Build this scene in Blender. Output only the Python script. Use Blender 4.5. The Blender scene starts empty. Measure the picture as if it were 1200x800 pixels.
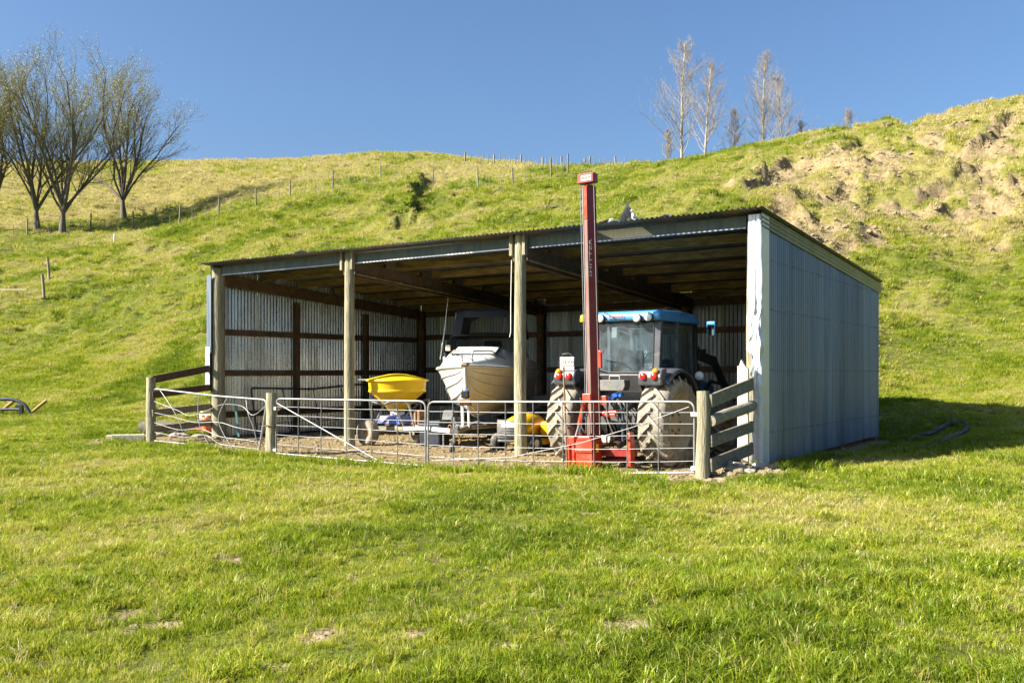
import bpy, math, random
import numpy as np
from mathutils import Vector, Matrix
random.seed(7)
rng = np.random.default_rng(11)
R = math.radians
scene = bpy.context.scene
COL = scene.collection

# ------------------------------------------------------------------ camera, sky, sun, exposure
CAMZ, FPX, HZ = 1.55, 1100.0, 437.0          # eye height, focal length and horizon row in the 1200 px photograph
cam_d = bpy.data.cameras.new('camera'); cam = bpy.data.objects.new('camera', cam_d); COL.objects.link(cam)
cam.location = (0, 0, CAMZ); cam.rotation_euler = (R(90), 0, 0)
cam_d.sensor_width = 36; cam_d.lens = 36 * FPX / 1200; cam_d.shift_y = (HZ - 400) / 1200
cam_d.clip_end = 3000; scene.camera = cam

SUN_EL, TO_SUN = R(34), Vector((-0.965, -0.262))
world = bpy.data.worlds.new('World'); scene.world = world; world.use_nodes = True
wn = world.node_tree; bg = wn.nodes['Background']
sky = wn.nodes.new('ShaderNodeTexSky'); sky.sky_type = 'NISHITA'; sky.sun_disc = False
sky.sun_elevation = SUN_EL; sky.sun_rotation = math.atan2(TO_SUN.x, TO_SUN.y)
sky.air_density = 1.1; sky.dust_density = 2.4; sky.ozone_density = 7.0; sky.altitude = 100
wn.links.new(sky.outputs[0], bg.inputs[0]); bg.inputs[1].default_value = 0.060
sun_d = bpy.data.lights.new('sun', 'SUN'); sun_d.energy = 5.0; sun_d.angle = R(0.53); sun_d.color = (1.0, 0.93, 0.79)
sun = bpy.data.objects.new('sun', sun_d); COL.objects.link(sun)
sun.rotation_euler = Vector((TO_SUN.x * math.cos(SUN_EL), TO_SUN.y * math.cos(SUN_EL), math.sin(SUN_EL))).to_track_quat('Z', 'Y').to_euler()
vs = scene.view_settings; vs.view_transform = 'Standard'; vs.look = 'None'; vs.gamma = 1; vs.use_curve_mapping = False
vs.exposure = 1.6
scene.render.engine = 'CYCLES'
cy = scene.cycles; cy.max_bounces = 8; cy.diffuse_bounces = 5; cy.glossy_bounces = 3; cy.transparent_max_bounces = 12
cy.use_denoising = True; cy.caustics_reflective = False; cy.caustics_refractive = False; cy.sample_clamp_indirect = 8

# ------------------------------------------------------------------ mesh helpers
class MB:
    def __init__(s): s.v = []; s.f = []; s.sm = []
    def add(s, vs_, fs_, smooth=False):
        o = len(s.v); s.v += [tuple(p) for p in vs_]
        for f in fs_: s.f.append(tuple(i + o for i in f)); s.sm.append(smooth)
        return s
    def box(s, c, d, m=None, taper=None):
        x, y, z = d[0] / 2, d[1] / 2, d[2] / 2
        P = []
        for dz in (-1, 1):
            t = taper if (taper and dz > 0) else 1
            for a, b in ((-1, -1), (1, -1), (1, 1), (-1, 1)): P.append(Vector((a * x * t, b * y * t, dz * z)))
        if m is not None: P = [m @ p for p in P]
        P = [p + Vector(c) for p in P]
        return s.add(P, [(3, 2, 1, 0), (4, 5, 6, 7), (0, 1, 5, 4), (1, 2, 6, 5), (2, 3, 7, 6), (3, 0, 4, 7)])
    def beam(s, a, b, w, h, up=(0, 0, 1)):
        a, b = Vector(a), Vector(b); d = (b - a).normalized(); up = Vector(up)
        sx = d.cross(up).normalized(); uz = sx.cross(d)
        P = [e + sx * (i * w / 2) + uz * (j * h / 2) for e in (a, b) for i, j in ((-1, -1), (1, -1), (1, 1), (-1, 1))]
        return s.add(P, [(0, 1, 2, 3), (7, 6, 5, 4), (4, 5, 1, 0), (5, 6, 2, 1), (6, 7, 3, 2), (7, 4, 0, 3)])
    def tube(s, pts, r, n=8, caps=True, smooth=True, flat=1.0):
        pts = [Vector(p) for p in pts]; k = len(pts)
        rs = r if isinstance(r, (list, tuple)) else [r] * k
        t0 = (pts[1] - pts[0]).normalized()
        ref = Vector((0, 0, 1)) if abs(t0.z) < .9 else Vector((1, 0, 0))
        x = t0.cross(ref).normalized(); V = []
        for i, p in enumerate(pts):
            t = (pts[min(i + 1, k - 1)] - pts[max(i - 1, 0)]).normalized()
            x = (x - t * x.dot(t)).normalized(); y = t.cross(x)
            for j in range(n):
                a = 2 * math.pi * j / n
                V.append(p + x * (math.cos(a) * rs[i]) + y * (math.sin(a) * rs[i] * flat))
        F = [(i * n + j, i * n + (j + 1) % n, (i + 1) * n + (j + 1) % n, (i + 1) * n + j) for i in range(k - 1) for j in range(n)]
        s.add(V, F, smooth)
        if caps:
            s.add([V[j] for j in range(n)], [tuple(reversed(range(n)))]); s.add([V[(k - 1) * n + j] for j in range(n)], [tuple(range(n))])
        return s
    def lathe(s, prof, n=24, m=None, smooth=True, arc=(0, 2 * math.pi)):
        full = abs(arc[1] - arc[0] - 2 * math.pi) < 1e-6; k = n if full else n + 1
        V = []
        for j in range(k):
            a = arc[0] + (arc[1] - arc[0]) * j / n
            for r, z in prof:
                p = Vector((r * math.cos(a), r * math.sin(a), z)); V.append(m @ p if m is not None else p)
        q = len(prof); F = []
        for j in range(n):
            j2 = (j + 1) % k
            for i in range(q - 1): F.append((j * q + i, j2 * q + i, j2 * q + i + 1, j * q + i + 1))
        return s.add(V, F, smooth)
    def prism(s, poly, axis, a, b):
        """poly: 2-D outline in the plane across axis (0 x: y,z; 1 y: x,z; 2 z: x,y), extruded from a to b"""
        def P(q, t): return ((t, q[0], q[1]), (q[0], t, q[1]), (q[0], q[1], t))[axis]
        n = len(poly); V = [P(q, a) for q in poly] + [P(q, b) for q in poly]
        F = [tuple(range(n)), tuple(reversed(range(n, 2 * n)))] + [(j, n + j, n + (j + 1) % n, (j + 1) % n) for j in range(n)]
        return s.add(V, F)
    def grid(s, fn, nu, nv, smooth=True):
        V = [fn(i / nu, j / nv) for j in range(nv + 1) for i in range(nu + 1)]
        F = [(j * (nu + 1) + i, j * (nu + 1) + i + 1, (j + 1) * (nu + 1) + i + 1, (j + 1) * (nu + 1) + i) for j in range(nv) for i in range(nu)]
        return s.add(V, F, smooth)
    def mesh(s, name):
        me = bpy.data.meshes.new(name); me.from_pydata(s.v, [], s.f)
        me.polygons.foreach_set('use_smooth', s.sm); me.update(); return me

def link(name, me, mat, parent=None):
    o = bpy.data.objects.new(name, me); COL.objects.link(o)
    if parent is not None: o.parent = parent
    if mat is not None and me is not None and not me.materials: me.materials.append(mat)
    return o
def part(name, mb, mat, parent=None, bevel=0):
    o = link(name, mb.mesh(name) if isinstance(mb, MB) else mb, mat, parent)
    if bevel: add_bevel(o, bevel)
    return o
def add_bevel(o, w, seg=2):
    b = o.modifiers.new('bevel', 'BEVEL'); b.width = w; b.segments = seg; b.limit_method = 'ANGLE'; b.angle_limit = R(40)
def solid(o, t):
    m = o.modifiers.new('solid', 'SOLIDIFY'); m.thickness = t; m.offset = 0; return o
def tag(o, label, cat, group=None):
    o['label'] = label; o['category'] = cat
    if group: o['group'] = group
    return o
def thing(name, label, cat, loc=(0, 0, 0), rz=0, group=None):
    o = bpy.data.objects.new(name, None); COL.objects.link(o); o.empty_display_size = .1
    o.location = loc; o.rotation_euler = (0, 0, rz); return tag(o, label, cat, group)
def arc_pts(c, r, a0, a1, n, ax=(Vector((1, 0, 0)), Vector((0, 0, 1)))):
    return [Vector(c) + ax[0] * (r * math.cos(R(a0 + (a1 - a0) * i / n))) + ax[1] * (r * math.sin(R(a0 + (a1 - a0) * i / n))) for i in range(n + 1)]
def fillet(pts, r, n=5):
    pts = [Vector(p) for p in pts]; out = [pts[0]]
    for i in range(1, len(pts) - 1):
        a = (pts[i - 1] - pts[i]); b = (pts[i + 1] - pts[i]); q = min(r, a.length * .45, b.length * .45)
        a = pts[i] + a.normalized() * q; b = pts[i] + b.normalized() * q
        for k in range(n + 1):
            t = k / n; out.append(a * (1 - t) ** 2 + pts[i] * (2 * t * (1 - t)) + b * t * t)
    return out + [pts[-1]]
def text_mesh(body, size, mat, parent, loc, rot, name='lettering', depth=.002, shear=0, sx=1):
    cu = bpy.data.curves.new('t', 'FONT'); cu.body = body; cu.size = size; cu.extrude = depth; cu.align_x = 'CENTER'; cu.align_y = 'CENTER'; cu.shear = shear
    cu.resolution_u = 3
    t = bpy.data.objects.new('t', cu); COL.objects.link(t); dg = bpy.context.evaluated_depsgraph_get()
    me = bpy.data.meshes.new_from_object(t.evaluated_get(dg)); bpy.data.objects.remove(t)
    o = link(name, me, mat, parent); o.location = loc; o.rotation_euler = rot; o.scale = (sx, 1, 1); return o

# ------------------------------------------------------------------ materials (all procedural)
def mat(name, c1, c2=None, scale=6, rough=.7, metal=0, bump=.15, stretch=(1, 1, 1), c3=None, c3s=2.0, c3t=.55, c3w=.12, spec=.5, detail=6, rvar=.1, coat=0, cluster=None, rot=(0, 0, 0), world_coord=False, objvar=0):
    m = bpy.data.materials.new(name); m.use_nodes = True; nt = m.node_tree; N, L = nt.nodes, nt.links
    b = N['Principled BSDF']; b.inputs['Metallic'].default_value = metal; b.inputs['Specular IOR Level'].default_value = spec
    if coat: b.inputs['Coat Weight'].default_value = coat; b.inputs['Coat Roughness'].default_value = .08
    if world_coord:
        tc = N.new('ShaderNodeNewGeometry'); src = tc.outputs['Position']
    else:
        tc = N.new('ShaderNodeTexCoord'); src = tc.outputs['Object']
    mp = N.new('ShaderNodeMapping'); mp.inputs['Scale'].default_value = stretch; mp.inputs['Rotation'].default_value = rot
    L.new(src, mp.inputs[0])
    oi = N.new('ShaderNodeObjectInfo')
    ad = N.new('ShaderNodeVectorMath'); ad.operation = 'ADD'; ml = N.new('ShaderNodeMath'); ml.operation = 'MULTIPLY'; ml.inputs[1].default_value = 0 if world_coord else 37.0
    L.new(oi.outputs['Random'], ml.inputs[0]); L.new(mp.outputs[0], ad.inputs[0]); L.new(ml.outputs[0], ad.inputs[1])
    n1 = N.new('ShaderNodeTexNoise'); n1.inputs['Scale'].default_value = scale; n1.inputs['Detail'].default_value = detail; n1.inputs['Roughness'].default_value = .65
    L.new(ad.outputs[0], n1.inputs[0])
    cr = N.new('ShaderNodeValToRGB'); cr.color_ramp.elements[0].position = .3; cr.color_ramp.elements[1].position = .7
    c2 = c2 or tuple(min(1, c * 1.35) for c in c1)
    cr.color_ramp.elements[0].color = (*c1, 1); cr.color_ramp.elements[1].color = (*c2, 1)
    L.new(n1.outputs[0], cr.inputs[0]); col = cr.outputs[0]
    if c3:
        n2 = N.new('ShaderNodeTexNoise'); n2.inputs['Scale'].default_value = c3s; n2.inputs['Detail'].default_value = 8; n2.inputs['Roughness'].default_value = .7
        ad2 = N.new('ShaderNodeVectorMath'); ad2.operation = 'ADD'; ad2.inputs[1].default_value = (5.2, 1.7, 9.1); L.new(ad.outputs[0], ad2.inputs[0]); L.new(ad2.outputs[0], n2.inputs[0])
        mr = N.new('ShaderNodeMapRange'); mr.inputs[1].default_value = c3t - c3w; mr.inputs[2].default_value = c3t + c3w; L.new(n2.outputs[0], mr.inputs[0])
        mx = N.new('ShaderNodeMix'); mx.data_type = 'RGBA'; L.new(mr.outputs[0], mx.inputs[0]); L.new(col, mx.inputs[6]); mx.inputs[7].default_value = (*c3, 1); col = mx.outputs[2]
        if metal:
            mm = N.new('ShaderNodeMapRange'); mm.inputs[3].default_value = metal; mm.inputs[4].default_value = metal * .25; L.new(mr.outputs[0], mm.inputs[0]); L.new(mm.outputs[0], b.inputs['Metallic'])
    if objvar:
        hv = N.new('ShaderNodeHueSaturation'); mv = N.new('ShaderNodeMapRange'); mv.inputs[3].default_value = 1 - objvar; mv.inputs[4].default_value = 1 + objvar; L.new(oi.outputs['Random'], mv.inputs[0]); L.new(mv.outputs[0], hv.inputs['Value']); L.new(col, hv.inputs['Color']); col = hv.outputs[0]
    L.new(col, b.inputs['Base Color'])
    mr2 = N.new('ShaderNodeMapRange'); mr2.inputs[3].default_value = max(.02, rough - rvar); mr2.inputs[4].default_value = min(1, rough + rvar)
    L.new(n1.outputs[0], mr2.inputs[0]); L.new(mr2.outputs[0], b.inputs['Roughness'])
    if bump:
        n3 = N.new('ShaderNodeTexNoise'); n3.inputs['Scale'].default_value = scale * 3; n3.inputs['Detail'].default_value = 5; L.new(ad.outputs[0], n3.inputs[0])
        bp = N.new('ShaderNodeBump'); bp.inputs['Strength'].default_value = bump; bp.inputs['Distance'].default_value = .02; L.new(n3.outputs[0], bp.inputs['Height']); L.new(bp.outputs[0], b.inputs['Normal'])
    return m
def glass(name, tint=(.75, .85, .9), film_mix=.12, dust_reflect=(.5, .48, .42), refl=1.0):
    m = bpy.data.materials.new(name); m.use_nodes = True; nt = m.node_tree; N, L = nt.nodes, nt.links
    N.remove(N['Principled BSDF']); out = N['Material Output']
    tr = N.new('ShaderNodeBsdfTransparent'); tr.inputs[0].default_value = (*tint, 1)
    gl = N.new('ShaderNodeBsdfGlossy'); gl.inputs['Roughness'].default_value = .03; gl.inputs[0].default_value = (refl, refl, refl, 1)
    fr = N.new('ShaderNodeFresnel'); fr.inputs[0].default_value = 1.5
    mx = N.new('ShaderNodeMixShader'); L.new(fr.outputs[0], mx.inputs[0]); L.new(tr.outputs[0], mx.inputs[1]); L.new(gl.outputs[0], mx.inputs[2])
    df = N.new('ShaderNodeBsdfDiffuse'); df.inputs[0].default_value = (*dust_reflect, 1)  # film colour: dust, and the sky reflection painted onto the cab glass
    tc = N.new('ShaderNodeTexCoord'); ns = N.new('ShaderNodeTexNoise'); ns.inputs['Scale'].default_value = 5; ns.inputs['Detail'].default_value = 8; L.new(tc.outputs['Object'], ns.inputs[0])
    mr = N.new('ShaderNodeMapRange'); mr.inputs[1].default_value = .35; mr.inputs[2].default_value = .75; mr.inputs[3].default_value = film_mix * .4; mr.inputs[4].default_value = film_mix * 1.8; L.new(ns.outputs[0], mr.inputs[0])
    m2 = N.new('ShaderNodeMixShader'); L.new(mr.outputs[0], m2.inputs[0]); L.new(mx.outputs[0], m2.inputs[1]); L.new(df.outputs[0], m2.inputs[2])
    L.new(m2.outputs[0], out.inputs[0]); return m

M = dict(
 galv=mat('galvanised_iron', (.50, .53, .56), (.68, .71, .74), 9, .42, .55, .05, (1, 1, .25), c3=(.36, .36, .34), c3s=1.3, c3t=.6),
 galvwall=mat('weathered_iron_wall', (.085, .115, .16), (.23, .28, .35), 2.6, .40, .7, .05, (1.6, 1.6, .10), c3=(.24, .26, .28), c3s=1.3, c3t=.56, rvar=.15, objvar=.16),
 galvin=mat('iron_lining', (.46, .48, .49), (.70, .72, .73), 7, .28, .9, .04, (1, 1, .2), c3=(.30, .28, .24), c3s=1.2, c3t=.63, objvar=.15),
 galvback=mat('dark_back_iron', (.15, .17, .17), (.34, .37, .36), 7, .34, .8, .04, (1, 1, .15), c3=(.16, .14, .11), c3s=1.4, c3t=.58, objvar=.25),  # back wall iron, a darker tone than the side lining
 galvshiny=mat('shiny_flashing', (.52, .55, .58), (.68, .70, .73), 8, .4, .3, .1),
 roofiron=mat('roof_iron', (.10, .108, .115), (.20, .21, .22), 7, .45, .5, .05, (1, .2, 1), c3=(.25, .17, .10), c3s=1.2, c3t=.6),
 pole=mat('weathered_pole', (.16, .145, .09), (.40, .36, .25), 5, .9, 0, .9, (3, 3, .35), c3=(.11, .115, .06), c3s=3.5, c3t=.58, objvar=.12),
 oldboard=mat('grey_board', (.14, .125, .09), (.34, .31, .24), 6, .9, 0, .8, (.6, 4, 4), c3=(.12, .12, .06), c3s=3, c3t=.57, objvar=.2),
 paleboard=mat('pale_board', (.52, .45, .33), (.70, .63, .50), 5, .85, 0, .3, (3, 3, .5), c3=(.33, .28, .2), c3s=3, c3t=.68),
 darktimber=mat('brown_timber', (.055, .035, .019), (.13, .085, .048), 5, .85, 0, .3, (1, 1, 1), c3=(.20, .14, .07), c3s=1.6, c3t=.66),
 purlin=mat('purlin_timber', (.13, .085, .032), (.40, .285, .105), 7, .85, 0, .3, (.5, 3, 3), c3=(.08, .06, .04), c3s=2, c3t=.55),
 fascia=mat('fascia_paint', (.045, .065, .068), (.13, .16, .155), 5, .75, .15, .15, (1.5, 1, .3), c3=(.13, .13, .10), c3s=5, c3t=.6),
 gatesteel=mat('gate_steel', (.20, .205, .21), (.31, .315, .32), 9, .42, .5, .05, c3=(.45, .42, .38), c3s=5, c3t=.68),
 darksteel=mat('dark_steel', (.035, .045, .065), (.07, .08, .10), 8, .45, .5, .05),
 black=mat('black_plastic', (.010, .010, .011), (.022, .022, .022), 6, .5, 0, .05, c3=(.06, .053, .042), c3s=3, c3t=.66),
 charcoal=mat('charcoal_paint', (.05, .055, .065), (.09, .095, .105), 5, .35, 0, .04, c3=(.25, .22, .17), c3s=4, c3t=.66),
 rubber=mat('muddy_rubber', (.16, .14, .11), (.34, .30, .23), 5, .95, 0, .6, c3=(.05, .05, .048), c3s=4, c3t=.62),
 lug=mat('dusty_lug', (.26, .23, .18), (.44, .40, .32), 9, .95, 0, .5, c3=(.09, .085, .075), c3s=6, c3t=.62),
 rubberblack=mat('black_rubber', (.02, .02, .02), (.05, .048, .045), 6, .8, 0, .2, c3=(.22, .19, .15), c3s=4, c3t=.6),
 rimtan=mat('dusty_rim', (.38, .32, .21), (.52, .45, .31), 4, .7, .1, .2, c3=(.2, .17, .11), c3s=4, c3t=.6),
 blue=mat('blue_paint', (.05, .24, .55), (.08, .32, .66), 3, .3, 0, .02, c3=(.25, .38, .5), c3s=3, c3t=.7, coat=.3),
 red=mat('red_paint', (.40, .028, .010), (.52, .05, .018), 4, .4, 0, .05, c3=(.35, .14, .09), c3s=5, c3t=.64),
 darkred=mat('dark_red_paint', (.17, .009, .009), (.25, .015, .013), 4, .45, 0, .05, c3=(.15, .07, .05), c3s=5, c3t=.66),
 worn=mat('worn_steel_face', (.17, .095, .08), (.25, .18, .16), 7, .5, .3, .1, (2, 2, .3), c3=(.26, .045, .03), c3s=3, c3t=.57),
 yellow=mat('yellow_hopper', (.74, .46, .008), (.80, .53, .015), 3, .42, 0, .03, c3=(.62, .45, .12), c3s=2, c3t=.72, spec=.4),
 mower=mat('yellow_mower', (.74, .40, .008), (.80, .48, .012), 3, .35, 0, .03, c3=(.5, .36, .14), c3s=4, c3t=.7, coat=.2),
 grey=mat('grey_plastic', (.24, .245, .25), (.36, .365, .37), 4, .45, 0, .03, c3=(.5, .48, .44), c3s=4, c3t=.66),
 white=mat('white_paint', (.74, .74, .70), (.82, .81, .78), 4, .5, 0, .04, c3=(.5, .45, .36), c3s=4, c3t=.68),
 alu=mat('boat_aluminium', (.60, .59, .55), (.72, .71, .67), 3, .42, .25, .03, (1, 1, 3), c3=(.5, .48, .43), c3s=3, c3t=.66),
 deck=mat('boat_deck_white', (.78, .78, .76), (.84, .84, .82), 4, .5, 0, .02, c3=(.62, .6, .55), c3s=4, c3t=.7),
 canvas=mat('navy_canvas', (.02, .026, .048), (.045, .055, .085), 20, .85, 0, .3),
 screen=glass('clear_vinyl', (.80, .82, .80), .06, (.14, .15, .14)), darkscreen=glass('tinted_screen', (.45, .48, .50), .08, (.05, .055, .06)),
 glass=glass('cab_glass', (.74, .86, .90), .10, (.34, .47, .56)),  # bluish film paints the sky's reflection onto the panes
 toolgrey=mat('dusty_dark_grey', (.09, .09, .088), (.15, .15, .145), 6, .6, 0, .1, c3=(.2, .18, .15), c3s=5, c3t=.6),
 lens=mat('lamp_lens', (.80, .80, .77), (.88, .88, .86), 30, .12, .1, .1, coat=.6),
 mirror=mat('mirror_glass', (.5, .52, .5), (.55, .57, .55), 3, .06, 1.0, 0, rvar=.01),
 redlens=mat('red_lens', (.55, .01, .01), (.66, .02, .015), 30, .15, 0, .1, coat=.8),
 orange=mat('orange_lens', (.85, .28, .005), (.9, .34, .01), 30, .18, 0, .1, coat=.6),
 bluehose=mat('blue_fitting', (.02, .10, .45), (.04, .16, .6), 5, .4),
 bluetrim=mat('blue_tray', (.05, .10, .42), (.10, .17, .55), 5, .45, 0, .05, c3=(.4, .38, .36), c3s=3, c3t=.58),
 rust=mat('rusty_steel', (.17, .08, .035), (.30, .16, .07), 6, .85, .2, .3, c3=(.25, .22, .18), c3s=4, c3t=.6),
 plate=mat('licence_plate_white', (.40, .39, .37), (.48, .47, .45), 12, .5),
 ink=mat('black_ink', (.015, .015, .015), (.03, .03, .03), 9, .6, bump=0),
 inkwhite=mat('white_ink', (.72, .72, .70), (.8, .8, .78), 9, .6, bump=0, c3=(.4, .2, .18), c3s=9, c3t=.6),
 inkrust=mat('brown_ink', (.20, .06, .03), (.32, .11, .06), 9, .6, bump=0),
 yellowsticker=mat('yellow_sticker', (.8, .68, .02), (.85, .75, .04), 9, .5, bump=0),
 concrete=mat('pale_rubble', (.42, .37, .29), (.58, .53, .44), 6, .95, 0, .6, c3=(.28, .24, .18), c3s=5),
 orangebrown=mat('new_timber', (.48, .26, .11), (.62, .38, .19), 6, .75, 0, .3, (1, 1, 5)),
 bark=mat('willow_bark', (.07, .058, .043), (.17, .145, .11), 5, .95, 0, .6, (3, 3, .5)),
 twig=mat('willow_twig', (.095, .08, .04), (.19, .165, .075), 3, .85, 0, 0),
 bud=mat('willow_bud', (.34, .33, .05), (.50, .46, .09), 3, .8, 0, 0),
 poplar=mat('poplar_bark', (.26, .22, .175), (.40, .35, .29), 4, .9, 0, .2),
 poplartwig=mat('poplar_twig', (.24, .205, .17), (.36, .31, .265), 4, .9, 0, 0),
)
# ------------------------------------------------------------------ shed frame of reference: u along the front, v into the shed
A0 = Vector((-7.5, 23.4)); UD = Vector((0.829, -0.559)).normalized(); VD = Vector((-UD.y, UD.x)); RZ = math.atan2(UD.y, UD.x)
def S(u, v, z=0): p = A0 + UD * u + VD * v; return Vector((p.x, p.y, z))
def to_uv(x, y): dx, dy = x - A0.x, y - A0.y; return dx * UD.x + dy * UD.y, dx * VD.x + dy * VD.y
W_SHED, D_SHED = 14.0, 8.2

# ------------------------------------------------------------------ noise
_perm = np.random.default_rng(3).permutation(4096)
def vnoise(x, y, seed=0):
    xi = np.floor(x).astype(np.int64); yi = np.floor(y).astype(np.int64); fx = x - xi; fy = y - yi
    fx = fx * fx * fx * (fx * (fx * 6 - 15) + 10); fy = fy * fy * fy * (fy * (fy * 6 - 15) + 10)
    def h(a, b): return _perm[(_perm[(a + seed * 131) & 4095] + b) & 4095] / 2047.5 - 1
    return (h(xi, yi) * (1 - fx) + h(xi + 1, yi) * fx) * (1 - fy) + (h(xi, yi + 1) * (1 - fx) + h(xi + 1, yi + 1) * fx) * fy
def fbm(x, y, oct=4, seed=0, gain=.5):
    t = 0; a = 1
    for o in range(oct): t = t + a * vnoise(x * 2 ** o + 17.3 * o, y * 2 ** o - 9.1 * o, seed + o); a *= gain
    return t
def sstep(a, b, x): t = np.clip((x - a) / (b - a), 0, 1); return t * t * (3 - 2 * t)

# ------------------------------------------------------------------ terrain: spline through points read off the photograph with their distances
_cp = []
def px(x, y, d): _cp.append(((x - 600) / FPX * d, d, CAMZ + (HZ - y) / FPX * d))
for d in (-30, -10, 0, 5, 9, 13): 
    for x in (-30, -14, -5, 5, 14, 30): _cp.append((x, d, -.02 if d > 0 else -.1))
for r in [(-160, 470, 36), (-160, 437, 44), (-160, 348, 62), (-160, 275, 88), (-160, 192, 140),
          (0, 500, 27), (0, 470, 36), (0, 440, 44), (0, 400, 52), (20, 348, 62), (20, 322, 71), (0, 278, 88), (0, 252, 98), (0, 192, 140),
          (150, 480, 32), (150, 440, 40), (150, 400, 47), (150, 350, 57), (160, 302, 70), (190, 262, 93), (190, 240, 102), (190, 192, 140),
          (230, 465, 30), (240, 400, 42), (250, 340, 54), (250, 265, 76), (270, 236, 95), (300, 190, 138),
          (350, 340, 48), (350, 290, 60), (350, 236, 82), (360, 216, 99), (380, 187, 134),
          (470, 340, 44), (470, 285, 55), (470, 240, 72), (455, 208, 97), (455, 182, 130),
          (600, 330, 42), (600, 265, 52), (600, 230, 70), (600, 205, 95), (600, 195, 118),
          (720, 330, 40), (720, 240, 52), (720, 213, 74), (720, 197, 104),
          (810, 330, 37), (810, 225, 50), (800, 190, 84),
          (900, 330, 35), (900, 222, 47), (900, 173, 74),
          (1040, 472, 26.5), (1040, 440, 29.5), (1040, 350, 37), (1040, 250, 47), (1040, 185, 56), (1040, 157, 68),
          (1200, 500, 22), (1200, 468, 24.5), (1200, 435, 28), (1200, 350, 36), (1200, 250, 45), (1200, 180, 53), (1200, 123, 66),
          (1400, 470, 24), (1400, 350, 34), (1400, 250, 43), (1400, 105, 63)]: px(*r)
for x, y, z in [(-60, 200, 33), (-20, 200, 33), (20, 190, 31), (-60, 270, 28), (0, 270, 28), (60, 270, 27), (-110, 200, 33), (-110, 130, 28), (-110, 60, 5),
                (25, 110, 24.5), (40, 100, 24.5), (60, 90, 25), (45, 140, 27), (80, 140, 28), (90, 80, 25), (90, 40, 11), (80, 0, 0), (-80, 0, 0), (-80, 30, .3), (110, 200, 28), (20, 135, 29)]: _cp.append((x, y, z))
for u, v, z in [(-.5, -3.2, 0), (0, 0, 0), (4.6, 0, -.08), (9.2, 0, -.12), (14, 0, 0), (4, -2.2, -.12), (9, -2.1, -.15), (13.8, -2, 0), (3, 4, -.02), (9, 4, -.02), (0, 8.2, .1), (7, 8.2, .1), (14, 8.2, .02),
                (0, 11, .9), (5, 10.8, 1.0), (9, 10.8, 1.0), (14, 10.6, .78), (-2.5, 3, .1), (-2.5, 7, .5), (16, 4, .05), (17, 0, 0), (18, 7, .45), (5, 14, 2.6), (10, 14, 3.0)]:
    p = S(u, v); _cp.append((p.x, p.y, z))
CP = np.array(_cp, float)
def _ker(r2): return .5 * r2 * np.log(np.maximum(r2, 1e-12))
def _fit():
    P = CP[:, :2] / 50; n = len(P); d2 = ((P[:, None] - P[None]) ** 2).sum(-1)
    Kk = _ker(d2) + np.eye(n) * 2e-5; Q = np.c_[np.ones(n), P]
    Amat = np.block([[Kk, Q], [Q.T, np.zeros((3, 3))]]); return np.linalg.solve(Amat, np.r_[CP[:, 2], 0, 0, 0])
_wt = _fit()
def base_h(x, y):
    x = np.asarray(x, float); y = np.asarray(y, float); sh = x.shape; q = np.stack([x.ravel(), y.ravel()], 1) / 50; out = np.empty(len(q)); n = len(CP); P = CP[:, :2] / 50
    for i in range(0, len(q), 20000):
        s = q[i:i + 20000]; out[i:i + 20000] = _ker(((s[:, None] - P[None]) ** 2).sum(-1)) @ _wt[:n] + _wt[n] + s @ _wt[n + 1:]
    return out.reshape(sh)
def cast(x, y, fn=base_h, dmin=14.0):
    d = np.arange(dmin, 210, .2); a = (x - 600) / FPX; z = CAMZ + (HZ - y) / FPX * d; h = fn(a * d, d)
    k = np.argmax(h >= z); return Vector((a * d[k], d[k], h[k])) if h[k] >= z[k] else Vector((a * 150, 150, h[-1]))
def seg_d(x, y, P):
    """distance to a polyline and the parameter along it, and side (+1 when the point lies nearer the camera)"""
    best = np.full(x.shape, 1e9); side = np.zeros(x.shape); par = np.zeros(x.shape)
    for i in range(len(P) - 1):
        a, b = P[i], P[i + 1]; ab = b - a; L2 = ab @ ab
        t = np.clip(((x - a[0]) * ab[0] + (y - a[1]) * ab[1]) / L2, 0, 1); dx = x - a[0] - t * ab[0]; dy = y - a[1] - t * ab[1]
        d = np.hypot(dx, dy); m = d < best; best[m] = d[m]; par[m] = (i + t[m]) / (len(P) - 1); side[m] = np.sign(ab[0] * dy - ab[1] * dx)[m]
    return best, par, side
_poly = [(905, 190), (985, 168), (1075, 136), (1130, 140), (1200, 112), (1230, 240), (1150, 262), (1080, 262), (1040, 290), (985, 292), (945, 318), (920, 290), (890, 252), (870, 228)]
def in_poly(x, y, P):
    c = np.zeros(x.shape, bool)
    for (x0, y0), (x1, y1) in zip(P, P[1:] + P[:1]):
        if y0 == y1: continue
        c ^= ((y0 > y) != (y1 > y)) & (x < (x1 - x0) * (y - y0) / (y1 - y0) + x0)
    return c
_scarps = []
for pts, drop in [([(872, 226), (892, 205), (925, 190), (955, 186)], 0.65), ([(958, 184), (985, 176), (1012, 166)], 0.54), ([(1018, 160), (1045, 150), (1076, 139)], 0.68), ([(1040, 174), (1072, 166)], 0.40),
                  ([(1092, 182), (1112, 178), (1150, 168), (1160, 150), (1200, 132)], 0.58), ([(1060, 232), (1085, 226), (1110, 222)], 0.50), ([(1135, 212), (1165, 205), (1200, 203)], 0.43), ([(925, 224), (950, 226), (968, 222)], 0.32), ([(1105, 250), (1150, 236), (1200, 240)], 0.29),
                  ([(905, 238), (935, 244)], 0.25), ([(975, 285), (1000, 293)], 0.25), ([(1000, 205), (1040, 200)], 0.25), ([(1090, 150), (1130, 146)], 0.29)]:
    _scarps.append((np.array([cast(x, y)[:2] for x, y in pts]), drop))
_rs = random.Random(12)
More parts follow.
